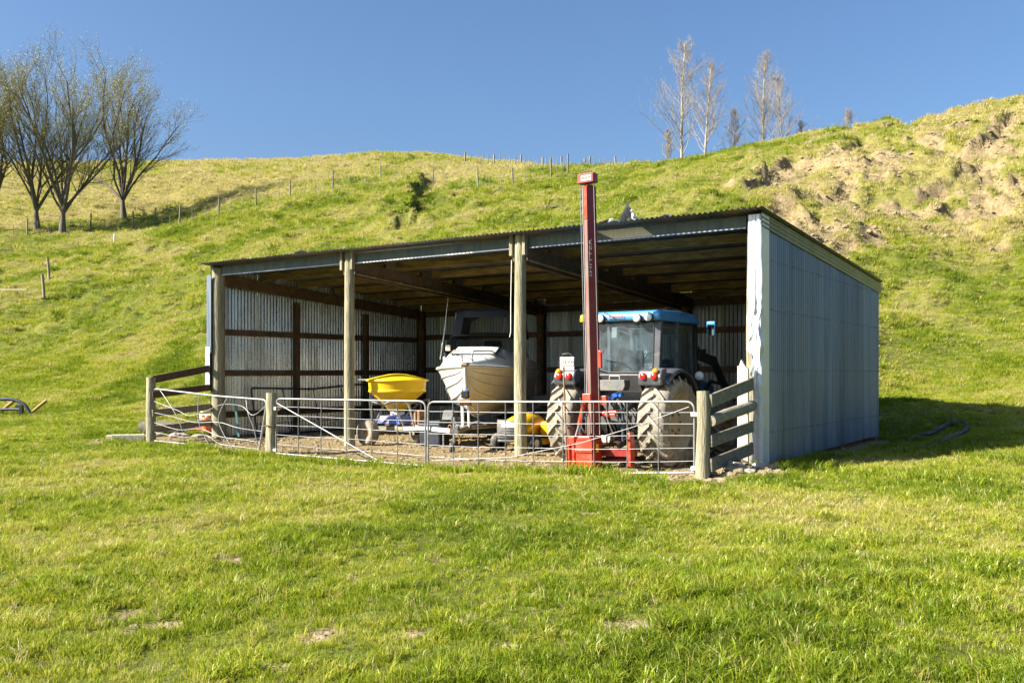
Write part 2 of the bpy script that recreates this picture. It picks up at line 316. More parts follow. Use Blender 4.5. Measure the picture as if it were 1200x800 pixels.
for _ in range(34):
    x0, y0 = _rs.uniform(885, 1195), _rs.uniform(135, 300)
    if y0 < 235 - .36 * (x0 - 885) or not in_poly(np.array([x0]), np.array([y0]), _poly)[0]: continue
    l_ = _rs.uniform(12, 34); _scarps.append((np.array([cast(x0 + a * l_, y0 - a * l_ * _rs.uniform(.1, .35))[:2] for a in (0, .5, 1)]), _rs.uniform(.25, .5)))
_ng = len(_scarps)
for pts, drop in [([(482, 222), (489, 212), (494, 203)], 1.2), ([(466, 236), (474, 226), (488, 219)], 1.5), ([(470, 250), (476, 240), (489, 233)], 1.5), ([(462, 262), (470, 254), (486, 247)], 1.6), ([(458, 272), (468, 266), (490, 262)], 1.5), ([(445, 287), (452, 279), (462, 276)], .6), ([(150, 296), (190, 291), (235, 285)], .3), ([(300, 250), (340, 243)], .3)]:
    _scarps.append((np.array([cast(x, y)[:2] for x, y in pts]), drop))
# bare patches of soil in the paddock: (photo x, photo y, radius m)
_bare = [(np.array([(x - 600) / FPX, 1]) * (CAMZ * FPX / (y - HZ)), r) for x, y, r in [(130, 707, .14), (182, 722, .14), (378, 738, .11), (745, 735, .10), (500, 742, .06), (225, 632, .08), (520, 648, .09), (838, 760, .10), (710, 772, .09), (1000, 640, .10), (280, 655, .09), (1146, 597, .12), (40, 690, .08), (610, 755, .08), (60, 760, .10), (950, 690, .09), (330, 780, .08), (690, 600, .08)]]

def terrain(x, y):
    """height, bare-soil mask, dry-grass mask"""
    h = base_h(x, y); u, v = to_uv(x, y); dist = np.hypot(x, y)
    hill = sstep(1.2, 5, h)
    X = 600 + FPX * x / np.maximum(y, 1); Y = HZ - FPX * (h - CAMZ) / np.maximum(y, 1)
    rough = sstep(820, 960, X) * sstep(330, 240, Y) * sstep(20, 30, y)
    # shed platform
    inside = sstep(1.1, .2, np.maximum(np.maximum(-u, u - W_SHED), np.maximum(-v, v - D_SHED)))
    fl = -.06 + .02 * fbm(x * 1.3, y * 1.3, 3, 5)
    # lumps, cattle terraces on the hill
    lump = .05 * fbm(x * .35, y * .35, 3, 1) + .022 * fbm(x * 1.6, y * 1.6, 3, 2)
    terr = fbm(x * .11 + .03 * y, h * 1.9, 3, 8); terr2 = fbm(x * .5, y * .5, 4, 9)
    z = h + lump + hill * (.24 * np.clip(terr, -.6, .9) + .14 * terr2 + .08 * fbm(x * 1.5, y * 1.5, 3, 10)) 
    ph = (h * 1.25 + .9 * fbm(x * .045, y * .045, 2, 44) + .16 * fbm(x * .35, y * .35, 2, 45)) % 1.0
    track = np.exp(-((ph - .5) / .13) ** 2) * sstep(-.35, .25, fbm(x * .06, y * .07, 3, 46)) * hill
    z = z - .20 * track
    tuss = np.clip(fbm(x * .75, y * 1.1, 3, 33, .6) - .12, 0, .8); z = z + hill * tuss ** .7 * .34
    z = z + rough * (.11 * fbm(x * 2.4, y * 2.4, 3, 14) + .28 * fbm(x * .55, y * .55, 4, 12) + .22 * np.abs(fbm(x * 1.1, y * 1.1, 3, 13)))
    soil = np.zeros_like(h); 
    wob = .5 * fbm(x * .7, y * .7, 3, 21)
    for si, (P, drop) in enumerate(_scarps):
        lo, hi = P.min(0) - 7, P.max(0) + 7; m = (x > lo[0]) & (x < hi[0]) & (y > lo[1]) & (y < hi[1])
        if not m.any(): continue
        d, par, side = seg_d(x[m], y[m], P); s = -side * d + wob[m] * 1.3
        ends = sstep(0, .12, par) * sstep(1, .88, par)
        z[m] -= drop * ends * sstep(-.12, .3, s) * sstep(6, .8, s)
        z[m] += drop * .25 * ends * sstep(-2, -.1, s) * (s < 0)
        soil[m] = np.maximum(soil[m], (1 if si < _ng else .25) * ends * sstep(-.2, .1, s) * sstep(2.4, .5, s) * sstep(1.2, .5, np.maximum(d - 3, 0)))
    ip = in_poly(X + 18 * fbm(x * .4, y * .4, 2, 30), Y + 10 * fbm(x * .5, y * .5, 2, 31), _poly) & (y > 25)
    soil = np.maximum(soil, ip * .85 * sstep(.34, .68, fbm(x * .45, y * .45, 5, 15) + .02))
    pp = sstep(700, 900, X) * sstep(420, 200, Y) * hill
    soil = np.maximum(soil, .8 * pp * sstep(.55, .8, fbm(x * .6, y * .6, 4, 16)))
    # dry grass: the hay-coloured upper paddock beyond the fence, patches on the slopes
    fl_y = np.interp(X, [-200, 0, 100, 200, 260, 340, 446, 520, 560, 640, 665], [285, 268, 262, 250, 243, 224, 205, 212, 212, 202, 194])
    top = sstep(fl_y + 4, fl_y - 5, Y + 5 * fbm(x * .3, y * .3, 2, 35)) * sstep(690, 620, X) * sstep(60, 75, y)
    dry = np.clip(.55 * ip + top * 1.1 * sstep(-1.1, .0, fbm(x * .12, y * .12, 3, 17)) + hill * (.5 + .5 * rough) * sstep(0, .6, fbm(x * .25, y * .3, 4, 18) + .12) + .12 * sstep(.1, .7, fbm(x * .5, y * .5, 3, 19)), 0, 1)
    # trodden earth in and before the shed
    e = .35 * fbm(x * 1.5, y * 1.5, 4, 20)
    apron = sstep(.35, -.1, np.maximum(np.maximum(-.45 - u, u - 14.25), np.maximum(-2.8 - v, v - D_SHED)) + e)
    lump2 = np.exp(-((u - 14.0) ** 2 + (v + 1.1) ** 2) / .55)
    apron = np.maximum(apron, sstep(.3, .55, lump2 + .25 * e))
    soil = np.maximum(soil, apron)
    for (bx, by), r in _bare:
        m = (np.abs(x - bx) < 1) & (np.abs(y - by) < 1)
        if m.any():
            q = np.hypot((x[m] - bx) * .8, y[m] - by) / r + 1.5 * fbm(x[m] * 5, y[m] * 5, 3, 25); k = sstep(1.1, .7, q); soil[m] = np.maximum(soil[m], k); z[m] -= .03 * k
    z = z * (1 - inside) + fl * inside
    z += apron * (1 - inside) * .02 * fbm(x * 4, y * 4, 3, 22) + .10 * lump2 * (1 + fbm(x * 3, y * 3, 3, 23)) * (1 - inside)
    return z, np.clip(soil, 0, 1), np.clip(dry - .35 * track, 0, 1)  # tracks greener and darker: longer grass, with the risers' shade painted in
def Hh(x, y): return float(terrain(np.array([float(x)]), np.array([float(y)]))[0][0])
def ground(p): return Vector((p[0], p[1], Hh(p[0], p[1])))

def axis(*spans):
    out = [spans[0][0]]
    for a, b, s0, s1 in spans:
        t = a
        while t < b - 1e-6: t = min(b, t + s0 + (s1 - s0) * (t - a) / (b - a)); out.append(t)
    return np.unique(np.round(out, 4))
gx = axis((-300, -75, 20, 1.2), (-75, -30, .75, .36), (-30, 40, .2, .2), (40, 60, .25, 1.0), (60, 300, 1.2, 20))
gy = axis((-120, 3, 14, .5), (3, 30, .16, .22), (30, 72, .2, .3), (72, 150, .35, .9), (150, 400, 2, 16))
GX, GY = np.meshgrid(gx, gy); GZ, GS, GD = terrain(GX, GY)
ground_me = bpy.data.meshes.new('ground'); nx, ny = len(gx), len(gy)
idx = np.arange(nx * ny).reshape(ny, nx); fa = np.stack([idx[:-1, :-1], idx[:-1, 1:], idx[1:, 1:], idx[1:, :-1]], -1).reshape(-1, 4)
ground_me.vertices.add(nx * ny); ground_me.vertices.foreach_set('co', np.stack([GX, GY, GZ], -1).ravel())
ground_me.loops.add(fa.size); ground_me.loops.foreach_set('vertex_index', fa.ravel()); ground_me.polygons.add(len(fa)); ground_me.polygons.foreach_set('loop_start', np.arange(len(fa)) * 4)
ground_me.polygons.foreach_set('use_smooth', np.ones(len(fa), bool)); ground_me.update()
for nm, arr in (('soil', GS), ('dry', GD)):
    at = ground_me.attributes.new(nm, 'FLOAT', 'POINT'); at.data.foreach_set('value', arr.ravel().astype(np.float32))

def ground_mat():
    m = bpy.data.materials.new('pasture'); m.use_nodes = True; nt = m.node_tree; N, L = nt.nodes, nt.links; b = N['Principled BSDF']
    ge = N.new('ShaderNodeNewGeometry')
    def noise(s, d=6, r=.65, src=None):
        n = N.new('ShaderNodeTexNoise'); n.inputs['Scale'].default_value = s; n.inputs['Detail'].default_value = d; n.inputs['Roughness'].default_value = r; L.new(src or ge.outputs['Position'], n.inputs[0]); return n.outputs[0]
    def ramp(src, *st):
        c = N.new('ShaderNodeValToRGB'); e = c.color_ramp.elements
        e[0].position, e[0].color = st[0][0], (*st[0][1], 1); e[1].position, e[1].color = st[-1][0], (*st[-1][1], 1)
        for p, q in st[1:-1]: x = e.new(p); x.color = (*q, 1)
        L.new(src, c.inputs[0]); return c.outputs[0]
    def mix(f, a, c):
        x = N.new('ShaderNodeMix'); x.data_type = 'RGBA'; L.new(f, x.inputs[0]); L.new(a, x.inputs[6]); L.new(c, x.inputs[7]); return x.outputs[2]
    def attr(n): a = N.new('ShaderNodeAttribute'); a.attribute_name = n; return a.outputs['Fac']
    green = mix(noise(.35, 4), ramp(noise(2.2), (.3, (.05, .062, .010)), (.5, (.085, .105, .013)), (.7, (.14, .155, .022))), ramp(noise(3.5), (.3, (.075, .092, .012)), (.7, (.16, .17, .03))))
    straw = ramp(noise(4.0), (.3, (.16, .145, .04)), (.5, (.27, .225, .075)), (.7, (.37, .30, .125)))
    def mth(op, a, c):
        x = N.new('ShaderNodeMath'); x.operation = op; x.use_clamp = True
        for i, q in enumerate((a, c)):
            if isinstance(q, (int, float)): x.inputs[i].default_value = q
            else: L.new(q, x.inputs[i])
        return x.outputs[0]
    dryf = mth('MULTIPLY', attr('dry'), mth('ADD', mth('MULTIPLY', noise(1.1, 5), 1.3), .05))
    soilc = ramp(noise(5, 8, .75), (.25, (.12, .088, .042)), (.5, (.25, .19, .10)), (.75, (.38, .305, .175)))
    sf = mth('MULTIPLY', mth('SUBTRACT', mth('ADD', attr('soil'), mth('MULTIPLY', noise(3.2, 7, .75), .8)), .62), 3.2)
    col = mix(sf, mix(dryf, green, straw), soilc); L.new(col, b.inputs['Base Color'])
    b.inputs['Roughness'].default_value = .95; b.inputs['Specular IOR Level'].default_value = .15
    hsum = mth('ADD', mth('MULTIPLY', noise(6, 6, .7), .6), mth('MULTIPLY', noise(1.8, 5), .4))
    bp = N.new('ShaderNodeBump'); bp.inputs['Strength'].default_value = .9; bp.inputs['Distance'].default_value = .16; L.new(hsum, bp.inputs['Height']); L.new(bp.outputs[0], b.inputs['Normal'])
    return m
ground_o = link('ground', ground_me, ground_mat()); ground_o['kind'] = 'structure'
ground_o['label'] = 'grassy paddock rising into a lumpy green hillside with bare soil'
# ------------------------------------------------------------------ the open-fronted shed
shed = thing('farm_shed', 'open-fronted three-bay corrugated iron farm shed on round timber poles', 'shed', (A0.x, A0.y, 0), RZ)
def roof_z(v): return 4.24 - v * .062
NW = 7
def sheet(n_along, w, L0, L1, amp=.021, nw=NW):
    """corrugated strip: local x across the waves, z (or length) from L0 to callable L1(x)"""
    mb = MB(); pts = []
    k = nw * 6
    for i in range(k + 1):
        x = w * i / k; pts.append((x, amp * math.sin(2 * math.pi * nw * i / k)))
    rows = []
    for j in range(n_along + 1):
        t = j / n_along; rows.append([(x, y, (L0(x) if callable(L0) else L0) * (1 - t) + t * (L1(x) if callable(L1) else L1)) for x, y in pts])
    V = [p for r in rows for p in r]; q = k + 1
    F = [(j * q + i, j * q + i + 1, (j + 1) * q + i + 1, (j + 1) * q + i) for j in range(n_along) for i in range(k)]
    return mb.add(V, F, True)
# back wall
wb = W_SHED / 18; zb = roof_z(D_SHED) - .10
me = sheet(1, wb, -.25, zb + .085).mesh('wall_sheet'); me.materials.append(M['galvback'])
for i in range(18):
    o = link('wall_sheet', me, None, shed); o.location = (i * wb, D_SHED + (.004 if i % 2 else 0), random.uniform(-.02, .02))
# side walls
ws = D_SHED / 11
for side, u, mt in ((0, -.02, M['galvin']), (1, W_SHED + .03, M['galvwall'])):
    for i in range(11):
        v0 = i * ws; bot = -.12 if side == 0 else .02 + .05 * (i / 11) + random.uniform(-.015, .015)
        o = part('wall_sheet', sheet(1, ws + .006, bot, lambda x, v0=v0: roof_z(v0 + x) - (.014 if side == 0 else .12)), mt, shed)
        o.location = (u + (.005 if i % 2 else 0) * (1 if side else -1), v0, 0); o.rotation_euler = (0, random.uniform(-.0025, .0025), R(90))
# roof: sheets run front to back
wr = (W_SHED + .1) / 18; RL = D_SHED + .32; slope = math.atan(.062)
rme = sheet(4, wr * 9 / 8, -.27, D_SHED + .14, .017, 9).mesh('roof_sheet'); rme.materials.append(M['roofiron'])
for i in range(18):
    o = link('roof_sheet', rme, None, shed); o.rotation_euler = (R(-90) - slope, 0, 0)
    o.location = (-.05 + i * wr, random.uniform(-.03, .02), 4.235 + (.005 if i % 2 else 0))
# front poles, with packing blocks at the top
PU = [.13, 4.65, 9.2, 13.88]
def pole(u, v, z0, z1, r, name='post', mt=None, n=14, lean=0):
    mb = MB(); k = 7; ph = random.uniform(0, 9)
    pts = [(u + lean * i / k + .012 * math.sin(ph + i * 1.3), v + .012 * math.cos(ph + i * 1.7), z0 + (z1 - z0) * i / k) for i in range(k + 1)]
    mb.tube(pts, [r * (1.06 - .12 * i / k + .02 * math.sin(i * 2.1 + ph)) for i in range(k + 1)], n)
    return part(name, mb, mt or M['pole'], shed)
pole(PU[0], .12, -.4, 4.14, .165)
pole(PU[1], .06, -.5, 4.28, .115); pole(PU[2], .06, -.5, 4.30, .118); pole(PU[3] - .05, .2, -.4, 4.10, .12)
for u in PU[1:3]:
    for s in (-1, 1):
        part('packing_block', MB().box((u + s * .15, -.01, 4.06), (.07, .10, .46)), M['pole'], shed, .008)
        # doubled rafters
        part('rafter', MB().beam((u + s * .15, .06, roof_z(0) - .36), (u + s * .15, D_SHED - .1, roof_z(D_SHED) - .36), .05, .29), M['darktimber'], shed, .004)
    part('rafter_edge_strip', MB().beam((u + .185, .1, roof_z(0) - .50), (u + .185, D_SHED - .1, roof_z(D_SHED) - .50), .02, .03), M['purlin'], shed)
for u in (.10, W_SHED - .10):
    part('rafter', MB().beam((u + (.08 if u < 1 else -.08), .16, roof_z(0) - .36), (u + (.08 if u < 1 else -.08), D_SHED - .1, roof_z(D_SHED) - .36), .05, .29), M['darktimber'], shed, .004)
# back poles
for u in (.14, 4.65, 9.2, 13.86): pole(u, D_SHED - .17, -.4, roof_z(D_SHED) - .22, .13, mt=M['darktimber'])
# purlins bay by bay, standing on edge
bays = [(.05, 4.65), (4.65, 9.2), (9.2, 13.95)]
for j in range(1, 7):
    v = .1 + j * 1.32
    for k, (a, b) in enumerate(bays):
        sag = random.uniform(-.015, .01)
        part('purlin', MB().beam((a + .19, v, roof_z(v) - .118), (b - .19, v + random.uniform(-.02, .02), roof_z(v) - .118 + sag), .05, .17), M['purlin'], shed, .004)
        part('purlin_cleat', MB().box((b - .21, v + .045, roof_z(v) - .17), (.05, .04, .26)), M['darktimber'], shed)
# front fascia, one length per bay
for k, (a, b) in enumerate(bays):
    part('fascia_board', MB().beam((a + .30 - .12 * (k > 0), .09, 4.08), (b - .20, .09, 4.09), .05, .20), M['fascia'], shed, .005)
    part('fascia_lip', MB().beam((a + .30 - .12 * (k > 0), .055, 3.976), (b - .20, .055, 3.986), .012, .022), M['galvshiny' if k == 1 else 'galvwall'], shed)
# girts on the side and back walls, studs
for z in (.5, 1.55, 2.58):
    part('girt', MB().beam((.055, .3, z), (.055, D_SHED - .25, z + .01), .05, .15), M['darktimber'], shed, .004)
    part('girt', MB().beam((W_SHED - .055, .3, z), (W_SHED - .055, D_SHED - .25, z), .05, .15), M['darktimber'], shed, .004)
    for a, b in bays:
        part('girt', MB().beam((a + .16, D_SHED - .06, z + .1), (b - .16, D_SHED - .06, z + .1), .05, .16), M['darktimber'], shed, .004)
for v in (2.75, 5.5):
    part('stud', MB().box((.10, v, (roof_z(v) - .45) / 2 - .1), (.14, .15, roof_z(v) - .55)), M['darktimber'], shed, .006)
    part('stud', MB().box((W_SHED - .10, v, (roof_z(v) - .45) / 2), (.14, .15, roof_z(v) - .5)), M['darktimber'], shed, .006)
for a, b in bays: part('wall_plate', MB().beam((a + .16, D_SHED - .08, roof_z(D_SHED) - .32), (b - .16, D_SHED - .08, roof_z(D_SHED) - .32), .05, .18), M['darktimber'], shed, .004)
# barge capping along the top of the end wall: ribbed sheet, ribs running back
mb = MB(); prof = []
for i in range(25):
    t = i / 24; prof.append((.055 + .016 * math.sin(t * 2 * math.pi * 4.2) + .01 * (1 - t), -.285 + t * .30))
prof += [(-.02, .035), (-.16, .03)]
for a, b in ((-.10, 2.8), (2.8, 5.6), (5.6, 8.42)):
    mb = MB(); dz = .004 if a > 2 and a < 5 else 0
    mb.add([(W_SHED + p + dz, v, roof_z(v) + q + .01) for v in (a, b) for p, q in prof], [(i, i + 1, len(prof) + i + 1, len(prof) + i) for i in range(len(prof) - 1)], True)
    part('barge_capping', mb, M['galvwall'], shed)
# crumpled corner flashing wrapped round the front of the end wall
cpath = [(W_SHED + .062, .30), (W_SHED + .058, .12), (W_SHED + .065, .0), (W_SHED + .055, -.05), (W_SHED + .015, -.065), (W_SHED - .03, -.055), (W_SHED - .055, -.07), (W_SHED - .085, -.055), (W_SHED - .13, -.065), (W_SHED - .17, -.05), (W_SHED - .19, -.02)]
def corner(i, j):
    t = i * (len(cpath) - 1); a = min(int(t), len(cpath) - 2); f = t - a
    x = cpath[a][0] * (1 - f) + cpath[a + 1][0] * f; y = cpath[a][1] * (1 - f) + cpath[a + 1][1] * f; z = .0 + j * 4.18
    c = math.exp(-((z - 2.0) / .85) ** 2) * .9 + .12
    nn = float(fbm(np.array([x * 16 + 3]), np.array([z * 4.5]), 3, 40)[0]); n2 = float(fbm(np.array([x * 9 + 13]), np.array([z * 3.1]), 3, 41)[0])
    k = c * sstep(.05, .3, i)
    if z < 1.9: x = max(x, W_SHED - .10 - .02 * math.sin(z * 5)) if i > .5 else x
    return (x + .03 * nn * k, y - .055 * abs(n2) * k, z)
o = part('corner_flashing', MB().grid(corner, 40, 110), M['galvshiny'], shed)
# narrow flashing on the outer side of the other corner, in two lengths
for z0, z1, dx in ((2.05, 3.98, 0), (1.25, 2.2, -.03)):
    mb = MB(); pr = [(.12, -.10), (-.02, -.12), (-.06, -.05), (-.075, .1), (-.06, .3)]
    mb.add([(p + dx, q + dx * .6, z) for z in (z0, z1) for p, q in pr], [(i, i + 1, len(pr) + i + 1, len(pr) + i) for i in range(len(pr) - 1)])
    part('corner_flashing', mb, M['galvwall' if z0 > 2 else 'galv'], shed)
# pale patch let into the fascia, crumpled iron and loose cap ends on the roof edge
mb = MB(); mb.add([(10.88, .055, 4.17), (11.82, .055, 4.17), (12.05, .055, 3.995), (11.25, .055, 3.995)], [(0, 1, 2, 3)]); part('fascia_patch', mb, M['paleboard'], shed)
def crumple(cx, w, h, seed, name='loose_flashing'):
    mb = MB()
    def fn(i, j):
        a = float(fbm(np.array([i * 3.1 + seed]), np.array([j * 2.3]), 3, 50)[0]); b_ = float(fbm(np.array([i * 2.7 - seed]), np.array([j * 3.3]), 3, 51)[0])
        return (cx + (i - .5) * w + a * w * .2, -.12 + (j - .3) * .22 + b_ * .07, 4.26 + h * (math.sin(i * math.pi) * (1 - j * .55)) * (.8 + .5 * a))
    mb.grid(fn, 10, 6, False); part(name, mb, M['galv'], shed)
crumple(11.62, .34, .26, 2); crumple(11.25, .4, .06, 5); crumple(12.35, .25, .06, 9); crumple(3.3, .5, .06, 12); crumple(2.4, .35, .05, 15); crumple(1.5, .35, .05, 18); crumple(3.75, .3, .04, 21)
mb = MB()
for z in (.55, 1.6, 2.62, 3.45):
    for i in range(54):
        v = .35 + i * .1455
        if z < roof_z(v) - .3: mb.box((W_SHED + .052, v, z + .006 * math.sin(i * 7.7)), (.012, .018, .018))
part('fixing_screws', mb, M['galvwall'], shed)['kind'] = 'stuff'
# a bracket for a strap on the pole
part('hanging_strap', MB().tube([(9.07, -.05, 3.75), (9.06, -.06, 3.0), (9.05, -.05, 2.35), (9.03, -.06, 2.25)], .008, 5), M['white'], shed)

# ------------------------------------------------------------------ gates and rails before the shed
P1, P2, PJ, P3 = Vector((-8.19, 21.3)), Vector((-4.91, 19.17)), Vector((-1.54, 16.97)), Vector((2.87, 14.1))
def make_gate(name, label, a, b, z, nst, brace, droop=0, group=None, hinge='a'):
    """a, b: 2-D ends; z: (bottom a, top a, bottom b, top b)"""
    a, b = Vector(a), Vector(b); L = (b - a).length; g = thing(name, label, 'gate', (a.x, a.y, 0), math.atan2((b - a).y, (b - a).x), group)
    zb = lambda x: z[0] + (z[2] - z[0]) * x / L - droop * math.sin(math.pi * x / L)
    zt = lambda x: z[1] + (z[3] - z[1]) * x / L
    n = 8; loop = [(0, 0, zb(0))] + [(0, 0, zt(0))] + [(L, 0, zt(L)), (L, 0, zb(L))] + [(L * (1 - i / n), 0, zb(L * (1 - i / n))) for i in range(1, n + 1)]
    top = fillet([(0, 0, zb(0)), (0, 0, zt(0)), (L, 0, zt(L)), (L, 0, zb(L))], .14)
    part('frame', MB().tube(top, .018, 8), M['gatesteel'], g)
    part('bottom_rail', MB().tube([(L * i / n, 0, zb(L * i / n)) for i in range(n + 1)], .018, 8), M['gatesteel'], g)
    for t in (.16, .34, .52, .69, .85):
        part('bar', MB().tube([(x, .004 * math.sin(x * 3 + t * 9), zb(x) + (zt(x) - zb(x)) * t + .006 * math.sin(x * 2.3 + 8 * t)) for x in [.015 + (L - .03) * i / 10 for i in range(11)]], .0055, 5), M['gatesteel'], g)
    for i in range(1, nst):
        x = L * i / nst + random.uniform(-.02, .02)
        part('stay', MB().tube([(x, -.012, zb(x)), (x + random.uniform(-.01, .01), -.012, zt(x))], .011, 6, flat=.6), M['gatesteel'], g)
    if brace: part('brace', MB().tube([(.05, -.02, zt(0) - .09), (L * brace, -.02, zb(L * brace) + .02)], .013, 6), M['gatesteel'], g)
    hx = 0 if hinge == 'a' else L; s = -1 if hinge == 'a' else 1
    for t in (.06, .82):
        zz = zb(hx) + (zt(hx) - zb(hx)) * t
        part('hinge', MB().box((hx + s * .012, -.03, zz), (.10, .035, .06)).tube([(hx + s * .03, -.055, zz), (hx + s * .03, -.03, zz)], .016, 6), M['white'], g, .004)
    return g
make_gate('field_gate', 'galvanised mesh gate hung on the lone round post between two gates', P2 + UD * .13, PJ - UD * .03, (-.08, 1.03, -.13, 1.04), 6, .72)
g3 = make_gate('field_gate', 'galvanised mesh gate standing in front of the tractor', PJ + UD * .03, P3 - UD * .14, (-.15, 1.03, .05, 1.12), 9, 0, .05, hinge='b')
LG = (P3 - UD * .14 - PJ - UD * .03).length
part('brace', MB().tube([(LG * .02, -.03, -.02), (LG * .35, -.02, .12), (LG * .62, -.022, .42), (LG * .8, -.02, .70), (LG * .985, -.02, 1.04)], .006, 6), M['gatesteel'], g3)
# the bent gate: frame pushed in, wires slack
a, b = P1 + UD * .06, P2 - UD * .13; Lg = (b - a).length
g = thing('field_gate', 'bent galvanised gate with its wires hanging twisted', 'gate', (a.x, a.y, 0), math.atan2((b - a).y, (b - a).x))
part('frame', MB().tube(fillet([(0, 0, .02), (.02, 0, 1.2), (Lg * .55, .05, 1.06), (Lg, 0, 1.0), (Lg - .22, -.04, -.14)], .14), .021, 8), M['gatesteel'], g)
part('bottom_rail', MB().tube([(0, 0, .02), (Lg * .3, -.02, .0), (Lg * .55, -.05, -.10), (Lg - .22, -.04, -.14)], .021, 8), M['gatesteel'], g)
def wire(pts, r=.0075):
    pts = [Vector(p) for p in pts]; out = []
    for i in range(len(pts) - 1):
        p0, p1, p2, p3 = pts[max(i - 1, 0)], pts[i], pts[i + 1], pts[min(i + 2, len(pts) - 1)]
        for k in range(5):
            t = k / 5; out.append(.5 * ((2 * p1) + (p2 - p0) * t + (2 * p0 - 5 * p1 + 4 * p2 - p3) * t * t + (3 * p1 - p0 - 3 * p2 + p3) * t ** 3))
    part('wire', MB().tube(out + [pts[-1]], r, 5), M['gatesteel'], g)
X = lambda f: f * Lg
wire([(.02, 0, .92), (X(.25), -.03, .72), (X(.36), -.05, .62), (X(.5), .02, .75), (X(.62), .04, .88), (X(.8), -.02, .86), (X(.9), -.05, .68), (X(.99), 0, .88)])
wire([(.02, 0, .66), (X(.2), -.02, .58), (X(.4), -.05, .48), (X(.6), 0, .50), (X(.75), .03, .40), (X(.92), 0, .36), (X(.97), 0, .36)])
wire([(.02, 0, .44), (X(.25), -.03, .30), (X(.45), -.02, .34), (X(.62), -.03, .20), (X(.8), 0, .16), (X(.95), 0, .12)])
wire([(.02, 0, .22), (X(.3), -.03, .14), (X(.5), -.06, .22), (X(.62), -.04, .05), (X(.8), 0, .0), (X(.93), 0, -.02)])
wire([(X(.07), 0, 1.17), (X(.2), -.03, .75), (X(.27), -.02, .40), (X(.3), -.02, .05)], .010)
wire([(X(.42), .02, 1.08), (X(.43), -.03, .66), (X(.46), -.04, .34), (X(.55), -.05, -.06)], .010)
wire([(X(.66), .04, 1.03), (X(.60), .0, .62), (X(.64), -.02, .3), (X(.74), -.03, -.08)], .010)
wire([(X(.82), .03, 1.02), (X(.86), -.04, .7), (X(.9), -.03, .42), (X(.93), -.02, .05)], .010)

def round_post(x, y, h, r, name, label, parent=None, z0=None):
    mb = MB(); ph = random.uniform(0, 9); z = Hh(x, y) if z0 is None else z0; k = 6
    pts = [(.01 * math.sin(ph + i), .01 * math.cos(ph + 1.4 * i), -.3 + (h + .3) * i / k) for i in range(k + 1)]
    mb.tube(pts, [r * (1.05 - .08 * i / k + .025 * math.sin(2.2 * i + ph)) for i in range(k + 1)], 14); return mb, z
mb, z = round_post(P2.x, P2.y, 1.27, .115, '', ''); o = part('gate_post', mb, M['pole']); o.location = (P2.x, P2.y, z); tag(o, 'lone round timber gate post with flat top between two gates', 'gate post')
part('gate_chain', MB().tube([(-.1, -.12, .62), (.0, -.125, .60), (.1, -.11, .61), (-.2, -.05, .59)], .012, 5), M['rust'], o)
part('latch_bolt', MB().tube([(.08, -.08, .93), (.2, -.13, .93)], .012, 6), M['rust'], o)
# railing between the gate post and the end wall
zf = Hh(P3.x, P3.y)
f = thing('rail_fence', 'short fence of weathered rails sloping up to a pale pointed post', 'fence', (P3.x, P3.y, zf))
mb, z = round_post(P3.x, P3.y, 1.33, .10, '', '', z0=zf); part('post', mb, M['pole'], f)
E = S(13.83, -.30) - Vector((P3.x, P3.y, 0)); E.z = 0
def rail(z0, z1, h, halfround=False, ext=.12, parent=None, P=None, Q=None, mt=None):
    d = (Q - P).normalized(); n = d.cross(Vector((0, 0, 1)))
    p0 = P + Vector((0, 0, z0)) + n * .12 + d * .0; p1 = Q + d * ext + Vector((0, 0, z1)) + n * .10
    if halfround: part('rail', MB().tube([p0, p0.lerp(p1, .35) + Vector((0, 0, .015)), p0.lerp(p1, .7), p1], [.085, .088, .092, .09], 10), mt or M['oldboard'], parent)
    else: part('rail', MB().beam(p0, p1, .05, h), mt or M['oldboard'], parent, .006)
O3 = Vector((0, 0, 0))
for z0, z1, h, hr in ((1.18, 1.42, .2, 0), (.88, 1.06, .2, 1), (.58, .72, .18, 0), (.22, .36, .2, 0)): rail(z0, z1, h, hr, .14, f, O3, E)
mb = MB(); w = .085; mb.prism([(-w, -.3), (w, -.3), (w, 1.66), (w * .35, 1.72), (-w * .3, 1.82), (-w * .75, 1.70), (-w, 1.72)], 1, -.07, .07); o = part('post', mb, M['paleboard'], f, .006); o.location = E; o.rotation_euler = (0, 0, RZ + R(12)); o['label'] = 'pale sawn post with a broken pointed top'
# railing on the other side
zf = Hh(P1.x, P1.y); f = thing('rail_fence', 'short fence of dark rails running to the shed corner pole beside a bent gate', 'fence', (P1.x, P1.y, zf))
mb, z = round_post(P1.x, P1.y, 1.48, .105, '', '', z0=zf); part('post', mb, M['pole'], f)
E = S(-.1, .0) - Vector((P1.x, P1.y, 0)); E.z = 0
for z0, z1, h in ((1.40, 1.68, .17), (1.06, 1.2, .16), (.64, .72, .16), (.27, .33, .15)): rail(z0 - zf, z1 - zf, h, False, .0, f, O3 + Vector((-.06, -.05, 0)), E, M['darktimber'] if z0 > 1 else M['oldboard'])
